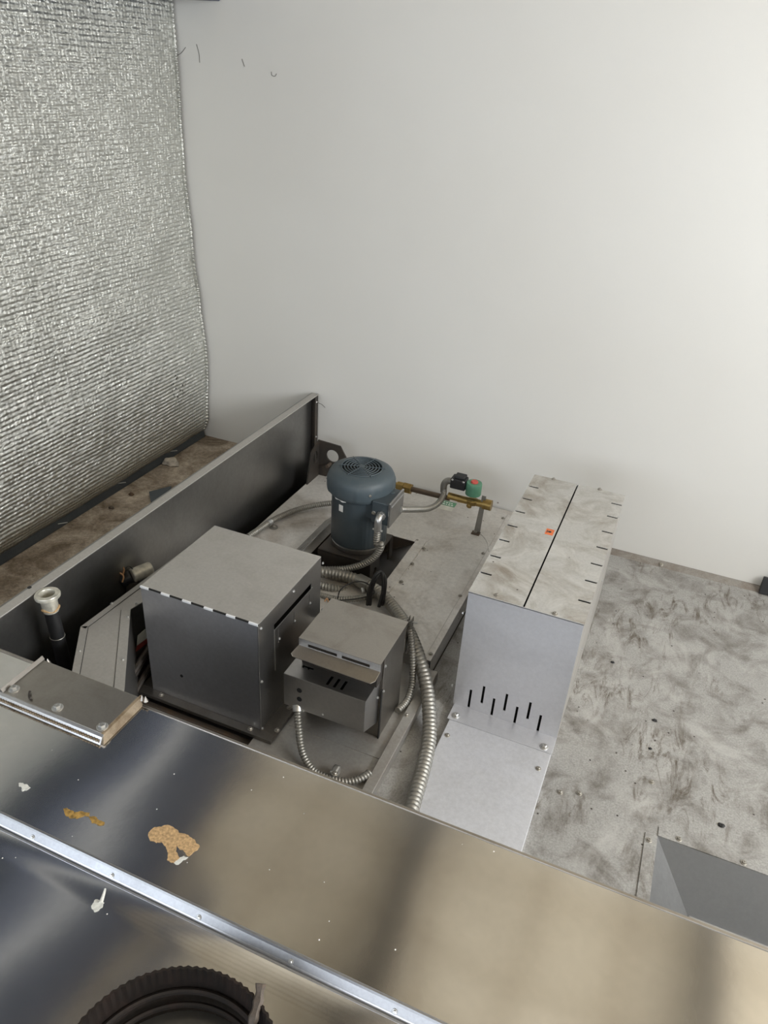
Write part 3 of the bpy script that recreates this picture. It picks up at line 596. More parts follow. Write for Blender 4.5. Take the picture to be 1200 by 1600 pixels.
# elbow from junction box down to the big box
ec = conduit('flexible_conduit', [(-0.600, 1.532, 0.192), (-0.600, 1.530, 0.15), A(596, 852, 1.522, 1), A(587, 868, 1.518, 1), A(568, 881, 1.51, 1), A(538, 889, 1.50, 1), A(496, 890, 1.48, 1)], 0.0085, 0.0066, 'thin armoured conduit dropping from the elbow on the motor junction box', 14)
MB().tube([(-0.600, 1.553, 0.222), (-0.600, 1.540, 0.224), (-0.600, 1.531, 0.215), (-0.600, 1.531, 0.187)], 0.0095, 14, step=0.003).build('elbow_fitting', 'fit', ec, smooth=True)
MB().lathe([(0.0125, 0), (0.0125, 0.006)], (-0.600, 1.551, 0.222), (0, -1, 0), 8).build('lock_nut', 'fit', ec)
b = MB(); b.cyl((-0.613, 1.531, 0.189), (-0.587, 1.531, 0.189), 0.003, 8); b.build('clamp_screw', 'fit', ec)
# left conduit with strap
lc = conduit('flexible_conduit', [A(388, 838, 0.062), A(405, 827, 0.062), A(428, 812, 0.062), A(460, 798, 0.062), A(490, 790, 0.064), A(520, 786, 0.068), A(545, 786, 0.072)], 0.0078, 0.0062, 'thin armoured conduit curving over the deck left of the motor with a strap', 14)
p = A(421, 817, 0.062); q = (A(428, 812, 0.062)-A(414, 821, 0.062)).normalized()
MB().cyl(p-q*0.007, p+q*0.007, 0.0098, 20).build('strap', 'fit', lc, smooth=True)
MB().lathe([(0.012, 0), (0.012, 0.0015), (0.004, 0.0015)], A(428, 824, 0.051), n=20).build('strap_foot', 'conduit', lc); screw(lc, A(428, 823, 0.053))
# junction box to valve
vc = conduit('flexible_conduit', [(-0.577, 1.625, 0.208), A(650, 796, 1.70, 1), A(668, 795, 1.76, 1), A(683, 788, 1.81, 1), A(692, 776, 1.85, 1), A(694, 765, 1.872, 1)], 0.0078, 0.0062, 'armoured conduit bowing from the motor junction box to the green solenoid valve', 14)
MB().tube([A(693, 768, 1.872, 1), A(694, 757, 1.872, 1), A(699, 751.5, 1.872, 1), A(706, 752, 1.872, 1)], 0.0098, 14, step=0.003).build('elbow_fitting', 'conduit', vc, smooth=True)
# large conduit
bc = conduit('flexible_conduit', [A(498, 893, 0.075), A(525, 897, 0.07), A(560, 907, 0.07), A(590, 924, 0.07), A(615, 950, 0.075), A(637, 983, 0.085), A(655, 1028, 0.075), A(666, 1070, 0.055), A(670.5, 1110, 0.035), A(671, 1150, 0.022), A(664, 1190, 0.018), A(650, 1240, 0.016), A(640, 1275, 0.016)], 0.0145, 0.0098, 'thick armoured conduit sweeping from behind the big box down beside the rail', 18)
MB().cyl(A(560, 906, 0.07), A(577, 915, 0.07), 0.0172, 20).build('coupling', 'conduit', bc, smooth=True); MB().cyl(A(566, 920, 0.082), A(568, 926, 0.082), 0.004, 8).build('coupling_screw', 'fit', bc)
# second conduit behind boxes
conduit('flexible_conduit', [A(498, 914, 0.055), A(520, 920, 0.052), A(545, 926, 0.035), A(562, 938, 0.012)], 0.011, 0.0075, 'short armoured conduit below the thick one behind the small control box', 14)
conduit('flexible_conduit', [A(500, 930, 0.05), A(525, 936, 0.06), A(552, 936, 0.065), A(575, 932, 0.06), A(600, 922, 0.05)], 0.0075, 0.006, 'thin greasy conduit lying across the gap behind the small control box', 14)
# thin conduit down beside the thick one
tc_ = conduit('flexible_conduit', [A(640, 978, 0.12), A(643, 1000, 0.105), A(645, 1035, 0.075), A(644, 1068, 0.045), A(636, 1094, 0.030), A(622, 1110, 0.030)], 0.0072, 0.006, 'thin armoured conduit hanging beside the thick one right of the control box', 14)
# wing clamp at the box corner
wc = thing('hose_clamp', A(641, 972, 0.13), 'shiny screw clamp holding conduits at the rear corner of the control box', 'clamp')
p = A(641, 972, 0.135)
MB().cyl(p+Vector((-0.016, 0, 0)), p+Vector((0.016, 0.004, 0)), 0.0022, 8).build('clamp_screw', 'fit', wc)
for dx in (-0.004, 0.004): MB().box(p.x+dx-0.001, p.x+dx+0.001, p.y-0.009, p.y+0.009, 0.05, p.z+0.012).build('clamp_plate', 'conduit', wc, bevel=0.0006)
# conduit from the front of the control box
fc2 = conduit('flexible_conduit', [A(465, 1108, 0.095), A(466, 1130, 0.075), A(470, 1165, 0.045), A(478, 1188, 0.034), A(492, 1206, 0.029), A(512, 1215, 0.028), A(540, 1221, 0.028), A(562, 1217, 0.028), A(578, 1207, 0.03)], 0.0070, 0.0062, 'thin armoured conduit looping from under the control box front across the well floor', 14)
MB().cyl(A(465, 1102, 0.100), A(465, 1112, 0.092), 0.0098, 14).build('connector', 'fit', fc2, smooth=True)
MB().box(*[v for v in (A(455, 1106, 0.098).x, A(477, 1108, 0.098).x)], A(465, 1106, 0.098).y-0.003, A(465, 1106, 0.098).y+0.003, 0.095, 0.101).build('connector_ears', 'fit', fc2, bevel=0.001)
MB().box(A(517, 1212, 0.02).x, A(530, 1212, 0.02).x, A(523, 1212, 0.02).y-0.012, A(523, 1212, 0.02).y+0.012, 0.019, 0.040).build('strap', 'fit', fc2, bevel=0.004)
screw(fc2, A(523, 1209, 0.04))
# black cable loop and thin cord
cb = MB(); cb.tube([A(578, 945, 0.06), A(580, 925, 0.10), A(588, 903, 0.14), A(597, 896, 0.145), A(602, 905, 0.14), A(601, 925, 0.11), A(597, 945, 0.07)], 0.0042, 10)
cb.tube([A(574, 945, 0.06), A(577, 922, 0.105), A(586, 900, 0.145), A(595, 894, 0.15), A(599, 904, 0.14), A(598, 925, 0.11), A(592, 948, 0.07)], 0.0042, 10)
tag(cb.build('cable_loop', 'black', smooth=True), 'thick black cable loop standing up behind the small control box', 'cable')
cb = MB(); cb.tube([A(527, 938, 0.06), A(532, 922, 0.09), A(548, 911, 0.10), A(567, 909, 0.105), A(581, 918, 0.10), A(583, 928, 0.09), A(560, 935, 0.08), A(530, 938, 0.075), A(512, 937, 0.07)], 0.0016, 8)
tag(cb.build('thin_cord', 'black', smooth=True), 'thin black cord looped over the conduits behind the control box', 'cord')
b = MB(); b.box(-0.592, -0.560, 1.205, 1.245, 0.135, 0.160)
kt = b.build('cable_connector', 'black', bevel=0.003); tag(kt, 'small black plug connector between the two steel boxes', 'connector')
MB().tube([A(507, 940, 0.16), A(511, 935, 0.165), A(514, 945, 0.15)], 0.0015, 6).build('wire', 'wire', kt)
lump_ = MB(); lump_.box(-0.60, -0.50, 1.19, 1.27, 0.018, 0.05)
tag(lump_.build('terminal_plate', 'rusty', bevel=0.004), 'rusty plate on the well floor behind the control box', 'plate')

# ================================================================== VALVE ASSEMBLY  (in the plane y = 1.872)
YV = 1.872
pp = thing('gas_pipe', A(615, 757, YV, 1), 'oxidised brown pipe with brass union running behind the motor to the valve', 'pipe')
a0, a1 = A(600, 754, YV, 1), A(703, 779, YV, 1)
MB().cyl(A(642, 764, YV, 1), a1, 0.0078, 20).build('pipe', 'copper', pp, smooth=True)
d = (a1-A(615, 757, YV, 1)).normalized(); u0 = A(632, 761, YV, 1)
MB().cyl(a0, u0, 0.0095, 20).build('union_end', 'brass', pp, smooth=True)
MB().cyl(A(621, 759, YV, 1), A(631, 761.5, YV, 1), 0.0145, 8).build('union_nut', 'brass', pp, bevel=0.001)
MB().cyl(A(631.5, 761.5, YV, 1), A(643, 764.5, YV, 1), 0.0165, 6).build('union_nut', 'brass', pp, bevel=0.001)
vv = thing('solenoid_valve', A(735, 785, YV, 1), 'brass gas valve with green solenoid and red cap near the white wall', 'valve')
c0 = A(735, 785, YV, 1)
MB().cyl(A(700, 774, YV, 1), A(722, 780, YV, 1), 0.0105, 8).build('inlet_nut', 'brass', vv, bevel=0.001)
MB().cyl(A(716, 779, YV, 1), A(757, 788, YV, 1), 0.0105, 20).build('valve_body', 'brass', vv, smooth=True)
b = MB(); b.lathe([(0.017, 0), (0.018, 0.004), (0.018, 0.012), (0.014, 0.015)], A(738, 785, YV, 1)-Vector((0, 0, 0.004)), n=8); b.build('bonnet', 'brass', vv, bevel=0.001)
MB().lathe([(0.006, 0), (0.008, 0.008), (0.004, 0.012)], A(735, 787, YV, 1)-Vector((0, 0.006, 0)), (0, -1, -0.2), 12).build('test_plug', 'brass', vv, smooth=True)
MB().cyl(A(755, 787, YV, 1), A(768, 790, YV, 1), 0.0155, 20).build('outlet_hub', 'brass', vv, smooth=True)
top = A(740.5, 752, YV, 1); bot = A(739, 772, YV, 1); cs = Vector((bot.x, YV, bot.z))
sg = MB().lathe([(0.0215, 0), (0.0225, 0.002), (0.0225, 0.034), (0.021, 0.037), (0.0, 0.037)], cs, n=40).build('solenoid_coil', 'green', vv, smooth=True)
MB().lathe([(0.0105, 0), (0.0105, 0.003), (0.009, 0.005)], cs+Vector((0, 0, 0.037)), n=24).build('red_cap', 'red', sg, smooth=True)
b = MB(); b.box(cs.x-0.066, cs.x-0.0215, YV-0.017, YV+0.017, cs.z+0.010, cs.z+0.042); blk = b.build('black_housing', 'black', vv, bevel=0.003)
b = MB(); b.box(cs.x-0.057, cs.x-0.026, YV-0.015, YV+0.015, cs.z+0.042, cs.z+0.050); b.build('housing_cap', 'black', blk, bevel=0.003)
for dx in (-0.060, -0.028): screw(blk, (cs.x+dx, YV-0.0165, cs.z+0.039), (0, -0.7, 0.7), SMS)
lg = A(757, 776, YV, 1); ft = A(745, 829, 0.050)
MB().prism([(lg.x-0.006, YV-0.005, lg.z+0.004), (lg.x+0.006, YV-0.005, lg.z+0.004), (ft.x+0.012, YV-0.005, 0.051), (ft.x-0.006, YV-0.005, 0.051)], (0, 0.0018, 0)).build('support_leg', 'conduit', vv)
MB().box(ft.x-0.010, ft.x+0.014, YV-0.022, YV-0.003, 0.050, 0.0525).build('leg_foot', 'rusty', vv); screw(vv, A(743, 831, 0.0525))
# decal on the deck behind
dc = thing('warning_decal', A(690, 785, 0.0505), 'worn green and white decal stuck on the deck below the valve', 'decal')
dx0, dx1 = -0.590, -0.528
MB().box(dx0, dx1, 1.945, 2.0, 0.0501, 0.0505).build('decal_base', 'dirtylabel', dc)
MB().box(dx0, dx1, 1.972, 2.0, 0.0505, 0.0508).build('green_band', 'decalgreen', dc)
for r_ in range(2):
    x = dx0+0.006
    while x < dx1-0.01:
        w = random.uniform(0.004, 0.009); MB().box(x, x+w, 1.977+0.011*r_, 1.982+0.011*r_, 0.0508, 0.051).build('worn_letter', 'white', dc); x += w+0.003

# ================================================================== BIG BOX
bb = thing('equipment_cover', (-0.73, 1.09, 0.03), 'large square stainless box cover with a slotted front top edge, left of the control box', 'box')
BX0, BX1, BY0, BY1, BZ0, BZ1 = -0.863, -0.599, 0.955, 1.212, 0.028, 0.2975
MB().box(BX0, BX1-0.002, BY0+0.0015, BY0+0.003, BZ0, BZ1-0.003).build('front_panel', 'boxfront', bb)
# dashed fold: light tabs and dark slots along the front top edge
n = 6; w = (BX1-BX0)/(n-0.6)
for i in range(n):
    x = BX0+i*w; MB().box(x, min(BX1, x+w*0.4), BY0-0.0004, BY0+0.003, BZ1-0.0035, BZ1+0.0004).build('fold_tab', 'tab', bb)
MB().box(BX0, BX1, BY0+0.0006, BY0+0.003, BZ1-0.0028, BZ1+0.0002).build('fold_gap', 'dark', bb)
MB().sheet((BX0, BY0+0.003, BZ1-0.0015), (1, 0, 0), (0, 1, 0), BX1-BX0, BY1-BY0-0.003, [], 0.0015).build('top_panel', 'boxtop', bb)
MB().sheet((BX1-0.0015, BY0+0.001, BZ0), (0, 1, 0), (0, 0, 1), BY1-BY0-0.001, BZ1-BZ0-0.0015, [(0.058, 0.212, 0.218-0.004, 0.232-0.004)], 0.0015).build('side_panel', 'box', bb, bevel=0.0004)
MB().box(BX0, BX0+0.0015, BY0+0.003, BY1, BZ0, BZ1-0.0015).build('side_panel', 'box', bb)
MB().box(BX0+0.0015, BX1-0.0015, BY1-0.0015, BY1, BZ0, BZ1-0.0015).build('rear_panel', 'box', bb)
MB().box(BX0+0.01, BX1-0.01, BY0+0.01, BY1-0.01, BZ0, BZ0+0.20).build('shade_filler', 'dark', bb)  # black filler stands for the unlit inside of the cover
# adjustable shutter plate with keyholes on the right side
sh = MB().sheet((BX1, 1.014, 0.140), (0, 1, 0), (0, 0, 1), 0.158, 0.104, [(0.012, 0.0145, 0.063, 0.095), (0.075, 0.0775, 0.063, 0.095), (0.142, 0.1445, 0.063, 0.095)], 0.0016).build('shutter_plate', 'box', bb, bevel=0.0004)
for yy in (0.0165, 0.0795, 0.1465): screw(sh, (BX1+0.0016, 1.014+yy, 0.210), (1, 0, 0), SMS)
for (x, y) in ((459, 924), (408, 982), (504, 880), (503, 952), (409, 1065), (410, 1138)): screw(bb, at(x, y, BX1, 0), (1, 0, 0), SMS)
MB().lathe([(0.0035, 0), (0.0035, 0.001)], at(284, 1056, BY0+0.0015, 1), (0, -1, 0), 12).build('drilled_hole', 'black', bb)
# mounting flange
b = MB(); b.box(BX0-0.03, -0.566, 0.938, 0.957, 0.019, 0.028).box(-0.600, -0.566, 0.957, 1.19, 0.019, 0.028).box(BX0-0.03, BX0+0.002, 0.957, 1.22, 0.019, 0.028)
fb = b.build('mounting_flange', 'sidedark', bb, bevel=0.001)  # dark tone deepens the shade at the foot of the front panel
for (x, y) in ((252, 1086), (391, 1139), (433, 1141), (452, 1106)): screw(fb, at(x, y, 0.028))
# specks on its top
for k, (x, y) in enumerate(((310, 868), (291, 893), (300, 890), (275, 889), (296, 895))):
    pass

# ================================================================== SMALL CONTROL BOX
sb = thing('control_box', (-0.465, 1.08, 0.019), 'small stainless control box with drip tray and three vent slots', 'box')
SX0, SX1, SY0, SY1, SZ = -0.547, -0.380, 1.050, 1.160, 0.24
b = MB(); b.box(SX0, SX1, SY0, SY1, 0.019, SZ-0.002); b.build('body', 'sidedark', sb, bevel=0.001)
MB().box(SX0-0.001, SX1+0.004, 1.019, SY1+0.002, SZ-0.0015, SZ).build('lid', 'small', sb, bevel=0.0005)
# front fold of the lid with two long slots
MB().sheet((SX0-0.001, 1.0205, SZ-0.019), (1, 0, 0), (0, 0, 1), SX1-SX0+0.005, 0.018, [(0.020, 0.082, 0.003, 0.010), (0.092, 0.150, 0.003, 0.010)], 0.0012).build('lid_front_fold', 'strip', sb)
MB().box(SX0+0.004, SX1-0.003, 1.024, SY0, 0.176, SZ-0.0025).build('inner_shadow_box', 'iron', sb)
# drip tray: sloping lip with turned-up ends
b = MB(); b.prism([(SX0-0.001, 1.020, 0.2205), (SX1+0.004, 1.020, 0.2205), (SX1+0.003, 1.000, 0.2135), (SX1-0.004, 0.992, 0.211), (SX0-0.001, 0.994, 0.211), (SX0-0.007, 0.999, 0.2125)], (0, 0, 0.0018))
b.build('drip_tray', 'small', sb, bevel=0.0006)
# lower front housing
FX0, FX1, FY0 = -0.559, -0.386, 0.980
fh = MB().sheet((FX0, FY0, 0.1755), (1, 0, 0), (0, 1, 0), FX1-FX0, 0.070, [(0.085, 0.091, 0.008, 0.034), (0.100, 0.106, 0.008, 0.034), (0.115, 0.121, 0.008, 0.034), (0.022, 0.046, 0.030, 0.038)], 0.0015).build('front_housing_top', 'box', sb)
MB().box(FX0, FX1, FY0-0.0005, FY0+0.001, 0.097, 0.1765).build('front_housing_face', 'box', sb, bevel=0.0005)
MB().prism([(FX1-0.0015, FY0+0.001, 0.097), (FX1-0.0015, FY0+0.001, 0.1755), (FX1-0.0015, 1.050, 0.1755), (FX1-0.0015, 1.050, 0.060)], (0.0015, 0, 0)).build('front_housing_side', 'box', sb)
MB().prism([(FX0, FY0+0.001, 0.097), (FX0, FY0+0.001, 0.1755), (FX0, 1.050, 0.1755), (FX0, 1.050, 0.060)], (0.0015, 0, 0)).build('front_housing_side', 'box', sb)
MB().box(FX0+0.004, FX1-0.004, FY0+0.004, 1.048, 0.12, 0.150).build('shade_filler', 'dark', sb)  # black block in place of the shade inside the housing
b = MB()
MB().box(FX0+0.024, FX0+0.032, 1.012, 1.018, 0.16, 0.172).build('terminal', 'fit', sb); MB().box(FX0+0.036, FX0+0.044, 1.012, 1.018, 0.16, 0.172).build('terminal', 'fit', sb)
for (x, y) in ((468, 1078.5), (468, 1092)): MB().lathe([(0.0055, 0), (0.0055, 0.0012)], at(x, y, FY0, 1), (0, -1, 0), 24).build('round_hole_plug', 'black', sb)
screw(sb, at(504, 1116, FY0, 1), (0, -1, 0), SMS)
for (x, y) in ((602, 1041), (599, 1080)): screw(sb, at(x, y, SX1, 0), (1, 0, 0), SMS)
screw(sb, at(590, 1090, FX1, 0), (1, 0, 0), SMS)
MB().box(SX1-0.002, SX1+0.0005, 1.046, 1.052, 0.019, 0.150).build('dark_corner_seam', 'dark', sb)

# ================================================================== TALL VENT COVER
tv = thing('vent_cover', (-0.16, 1.5, 0.0), 'tall slotted sheet metal vent cover with dusty pale top and orange sticker', 'vent cover')
TX0, TX1, TY0, TY1, TZ = -0.276, -0.048, 1.217, 1.790, 0.312
mid = -0.165
def slots(side):
    out = []
    for (x, y) in (((836, 762), (826, 781), (815, 801), (803, 823), (791, 846), (777, 871), (763, 898)) if side < 0 else ((966, 789), (959, 809), (952, 833), (945, 858), (937, 884), (929, 911), (918, 942))):
        p = at(x, y, TZ); yy = p.y-TY0
        out.append((yy-0.003, yy+0.003))
    return out
L0 = mid-0.0018-(TX0-0.001)
MB().sheet((TX0-0.001, TY0+0.002, TZ-0.0015), (1, 0, 0), (0, 1, 0), L0, TY1-TY0-0.002, [(0.001, 0.026, a, c) for a, c in slots(-1)], 0.0015).build('top_lid', 'lid', tv)
L1 = TX1+0.001-(mid+0.0018)
MB().sheet((mid+0.0018, TY0+0.002, TZ-0.0015), (1, 0, 0), (0, 1, 0), L1, TY1-TY0-0.002, [(L1-0.026, L1-0.001, a, c) for a, c in slots(1)], 0.0015).build('top_lid', 'lid', tv)
# front face with seven slots
hol = []
fx = [(734, 1077.5, 1105.5), (754.5, 1072, 1099), (770, 1091, 1118), (790, 1084, 1111), (806, 1104, 1130.5), (826.5, 1097, 1124), (842.5, 1117, 1143)]
for (x, ya, yb) in fx:
    a, c = at(x+1, ya, TY0, 1), at(x-1, yb, TY0, 1); xm = (a.x+c.x)/2-TX0
    hol.append((xm-0.0026, xm+0.0026, c.z, a.z))
zs = MB()
# slots have different heights; build the face as vertical bands so every slot keeps its own height
edges = [0]+[round((hol[i][1]+hol[i+1][0])/2, 5) for i in range(6)]+[TX1-TX0]
for i in range(7):
    h_ = hol[i]; zs.sheet((TX0+edges[i], TY0+0.0015, 0.001), (1, 0, 0), (0, 0, 1), edges[i+1]-edges[i], TZ-0.001, [(h_[0]-edges[i], h_[1]-edges[i], h_[2]-0.001, h_[3]-0.001)], 0.0015)
bmesh.ops.remove_doubles(zs.bm, verts=zs.bm.verts, dist=0.00002)
zs.build('front_face', 'bright', tv)
MB().box(TX0, TX1, TY0, TY0+0.002, TZ-0.0012, TZ+0.0006).build('front_edge_fold', 'strip', tv)
MB().box(TX0, TX0+0.0015, TY0+0.0016, TY1, 0.001, TZ-0.0016).build('side_wall', 'bright', tv)
MB().box(TX1-0.0015, TX1, TY0+0.0016, TY1, 0.001, TZ-0.0016).build('side_wall', 'boxtop', tv)
MB().box(TX0+0.0016, TX1-0.0016, TY1-0.0015, TY1, 0.001, TZ-0.0016).build('rear_wall', 'bright', tv)
MB().box(TX0+0.006, TX1-0.006, TY0+0.012, TY1-0.004, 0.001, TZ-0.02).build('shade_filler', 'dark', tv)  # black block standing for the shade behind the slots
MB().box(TX0+0.003, TX1, TY0-0.048, TY0+0.001, 0.0125, 0.0142).build('foot_flange', 'bright', tv, bevel=0.0004)
for (x, y) in ((712, 1118), (850, 1167)): screw(tv, at(x, y, 0.0142), me=SMB)
for (x, y) in ((865, 749), (937, 765), (776, 930), (867, 959)): screw(tv, at(x, y, TZ))
for (x, y) in ((724, 958), (707, 1071)): screw(tv, at(x, y, TX0, 0), (-1, 0, 0), SMS)
for (x, y) in ((965, 807), (940, 907), (908, 1014)): screw(tv, at(x, y, TX1, 0), (1, 0, 0), SMS)
s1 = at(859, 831, TZ); o = MB().box(s1.x-0.009, s1.x+0.009, s1.y-0.014, s1.y+0.012, TZ, TZ+0.0004).build('orange_sticker', 'orange', tv); o['label'] = 'small orange sticker on the lid'
MB().lathe([(0.004, 0), (0.004, 0.0004), (0.002, 0.0004), (0.002, 0)], (s1.x, s1.y-0.001, TZ+0.0004), n=20).build('sticker_print', 'rusty', o)
MB().box(s1.x-0.0065, s1.x-0.0045, s1.y-0.007, s1.y+0.005, TZ+0.0004, TZ+0.0008).build('sticker_print', 'rusty', o)
# cover plate in front
cp = thing('cover_plate', (-0.16, 0.95, 0.0), 'bright flat sheet metal plate between the vent cover and the hood', 'plate')
MB().box(TX0+0.008, TX1-0.001, 0.46, TY0-0.004, 0.0, 0.0122).build('plate_sheet', 'plate', cp, bevel=0.0012)
for (x, y) in ((699, 1149), (841, 1201)): screw(cp, at(x, y, 0.0122))

# ================================================================== LEFT DUCT HOUSING
dh = thing('duct_housing', (-0.93, 1.0, 0.0), 'bent grey sheet metal duct housing with riveted flanges left of the big box', 'duct')
DZ = 0.20
P_ = [at(x, y, DZ) for x, y in ((105, 1090), (126, 980), (282, 866))]
Q_ = [at(x, y, DZ) for x, y in ((192, 1110), (204, 952), (222, 941))]
Q_.append(Vector((-0.915, 1.25, DZ))); P_.append(Vector((P_[2].x, 1.25, DZ)))
poly = P_[:2]+[P_[3]]+[Q_[3]]+[Q_[2]]+[Q_[1]]+[Q_[0]]
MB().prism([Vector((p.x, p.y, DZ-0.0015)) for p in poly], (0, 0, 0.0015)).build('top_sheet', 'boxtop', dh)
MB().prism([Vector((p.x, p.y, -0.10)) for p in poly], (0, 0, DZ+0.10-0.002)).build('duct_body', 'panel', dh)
# raised flanges along both sides
def strip(a, c, w, z=DZ, t=0.0015, mat='boxtop'):
    a, c = Vector(a), Vector(c); d_ = (c-a).normalized(); s_ = Vector((-d_.y, d_.x, 0))*w
    return MB().prism([Vector((q.x, q.y, z)) for q in (a, c, c+s_, a+s_)], (0, 0, t)).build('side_flange', mat, dh)
strip(P_[0], P_[1], -0.014); strip(P_[1], P_[3], -0.012); strip(Q_[0], Q_[1], 0.018)
def gap(a, c, off, w=0.0011):
    a, c = Vector(a), Vector(c); d_ = (c-a).normalized(); s_ = Vector((-d_.y, d_.x, 0)); a = a+s_*off; c = c+s_*off; s_ = s_*w
    MB().prism([Vector((q.x, q.y, DZ+0.0001)) for q in (a, c, c+s_, a+s_)], (0, 0, 0.0006)).build('flange_gap', 'dark', dh)
gap(P_[0], P_[1], -0.0151); gap(P_[1], P_[3], -0.0131); gap(Q_[0], Q_[1], 0.018)
for (x, y) in ((125, 1017), (200, 964), (192, 1031), (213, 943), (175, 943)): screw(dh, at(x, y, DZ+0.0015), me=SMS)
# warning label on the side and dark wiring
a = Vector((Q_[2].x+0.0012, Q_[2].y+0.004, 0)); 
lbp = [at(x, y, -0.914, 0) for x, y in ((214, 993), (226, 982), (229, 996), (213, 1008))]
MB().prism([Vector((-0.9125, p.y, p.z)) for p in lbp], (0.0008, 0, 0)).build('white_label', 'dirtylabel', dh)
lbp = [at(x, y, -0.914, 0) for x, y in ((213, 1009), (229, 997), (230, 1004), (211, 1018))]
MB().prism([Vector((-0.9125, p.y, p.z)) for p in lbp], (0.0008, 0, 0)).build('red_label', 'redlabel', dh)
for k in range(4):
    x = -0.905+0.008*(k % 2)
    tag(MB().tube([(x, 0.86, -0.03+0.02*k), (x+0.008, 0.92, 0.0+0.025*k), (x-0.004, 1.02, 0.03+0.022*k), (x, 1.12, 0.02+0.02*k)], 0.0065, 8).build('dark_wire', 'iron', smooth=True), ('lowest', 'second lowest', 'second highest', 'uppermost')[k]+' dark wire in the gap between the duct housing and the big box', 'wire', 'wires in the gap beside the big box')

# capacitor behind the duct with wires
cc = thing('capacitor', at(215, 900, 0.14), 'greasy grey capacitor with stray copper wires behind the duct housing', 'capacitor')
c0, c1 = at(206, 900, 0.16), at(236, 888, 0.16)
MB().cyl(c0, c1, 0.017, 24).build('can', 'smoke', cc, bevel=0.003, smooth=True)
MB().cyl(at(190, 908, 0.15), c0, 0.016, 20).build('black_boot', 'black', cc, bevel=0.003)
MB().cyl(Vector((c0.x, c0.y, -0.16)), Vector((c0.x, c0.y, 0.15)), 0.016, 16).build('post', 'pit', cc)
MB().tube([at(191, 910, 0.16), at(193, 900, 0.17), at(186, 894, 0.18), at(185, 887, 0.19), at(190, 884, 0.19), at(194, 890, 0.18), at(192, 898, 0.17)], 0.0018, 8).build('copper_wire', 'wire', cc, smooth=True)
MB().tube([at(196, 888, 0.18), at(202, 885, 0.18), at(209, 891, 0.175)], 0.0013, 8).build('black_wire', 'black', cc, smooth=True)

# ================================================================== STANDPIPE
s_b = at(104, 1052, 0.10); s_t = at(79, 950, 0.262)
st = thing('standpipe', (s_b.x, s_b.y, 0.0), 'black pipe with pale flanged fitting leaning up in front of the side panel', 'pipe')
dv = (s_t-s_b).normalized()
MB().cyl(s_b-dv*0.25, s_t, 0.0135, 24).build('pipe', 'black', st, smooth=True)
MB().tube([s_b+dv*0.095+Vector((0.0138*cos(a), 0.0138*sin(a), 0)) for a in [2*pi*i/16 for i in range(16)]], 0.0009, 6, closed=True).build('pipe_joint', 'conduit', st, smooth=True)
MB().lathe([(0.0145, -0.006), (0.0155, 0.0), (0.0155, 0.014), (0.0170, 0.020), (0.0175, 0.025), (0.0235, 0.027), (0.0240, 0.031), (0.0225, 0.034), (0.0150, 0.0345), (0.0135, 0.031), (0.013, 0.015), (0.0, 0.015)], s_t, dv, 40).build('flanged_fitting', 'smoke', st, smooth=True)
MB().tube([s_t+dv*0.001+Vector((0.0150*cos(a), 0.0150*sin(a), 0.002*sin(3*a))) for a in [2*pi*i/20 for i in range(20)]], lambda L, a: 0.0022+0.001*sin(L*200), 8, closed=True).build('sealant', 'glue', st, smooth=True)

# ================================================================== HOOD
HZ = 0.30
hd = thing('hood_panel', (-0.3, 0.57, HZ), 'broad polished stainless hood panel crossing the picture with brown glue stains', 'hood')
MB().box(-1.24, 0.62, 0.450, 0.699, HZ-0.0015, HZ).build('top_sheet', 'hood', hd)
MB().box(-1.24, 0.62, 0.694, 0.6985, HZ, HZ+0.0016).build('rear_hem', 'small', hd, bevel=0.0007)
MB().box(-1.24, 0.62, 0.692, 0.6985, -0.12, HZ-0.0016).build('rear_skirt', 'box', hd)
sm_ = MB(); sm_.prism([(-1.24, 0.4385, HZ-0.0145), (-1.24, 0.4375, HZ-0.0105), (-1.24, 0.4395, HZ-0.0095), (-1.24, 0.4410, HZ-0.0115), (-1.24, 0.4495, HZ-0.0005), (-1.24, 0.4510, HZ+0.0022), (-1.24, 0.4530, HZ+0.0022), (-1.24, 0.4550, HZ), (-1.24, 0.4500, HZ-0.0035)], (1.86, 0, 0)); sm_.build('seam_fold', 'seamstrip', hd); MB().prism([(-1.24, 0.4420, HZ-0.0103), (-1.24, 0.4423, HZ-0.0095), (-1.24, 0.4432, HZ-0.0083), (-1.24, 0.4440, HZ-0.0083)], (1.86, 0, 0)).build('seam_bead', 'strip', hd)
for (x, y) in ((55, 1304), (178, 1364), (313, 1430), (455, 1501), (617, 1580)): screw(hd, Vector((at(x, y, HZ-0.006).x, 0.4450, HZ-0.0063)), (0, -0.8, 0.6), SMS)
hf = thing('hood_panel', (-0.4, 0.25, HZ-0.01), 'lower polished stainless hood sheet nearest the viewer, holding the flue collar', 'hood')
FZ = HZ-0.021
FCX, FCY, FR = -0.297, 0.275, 0.116
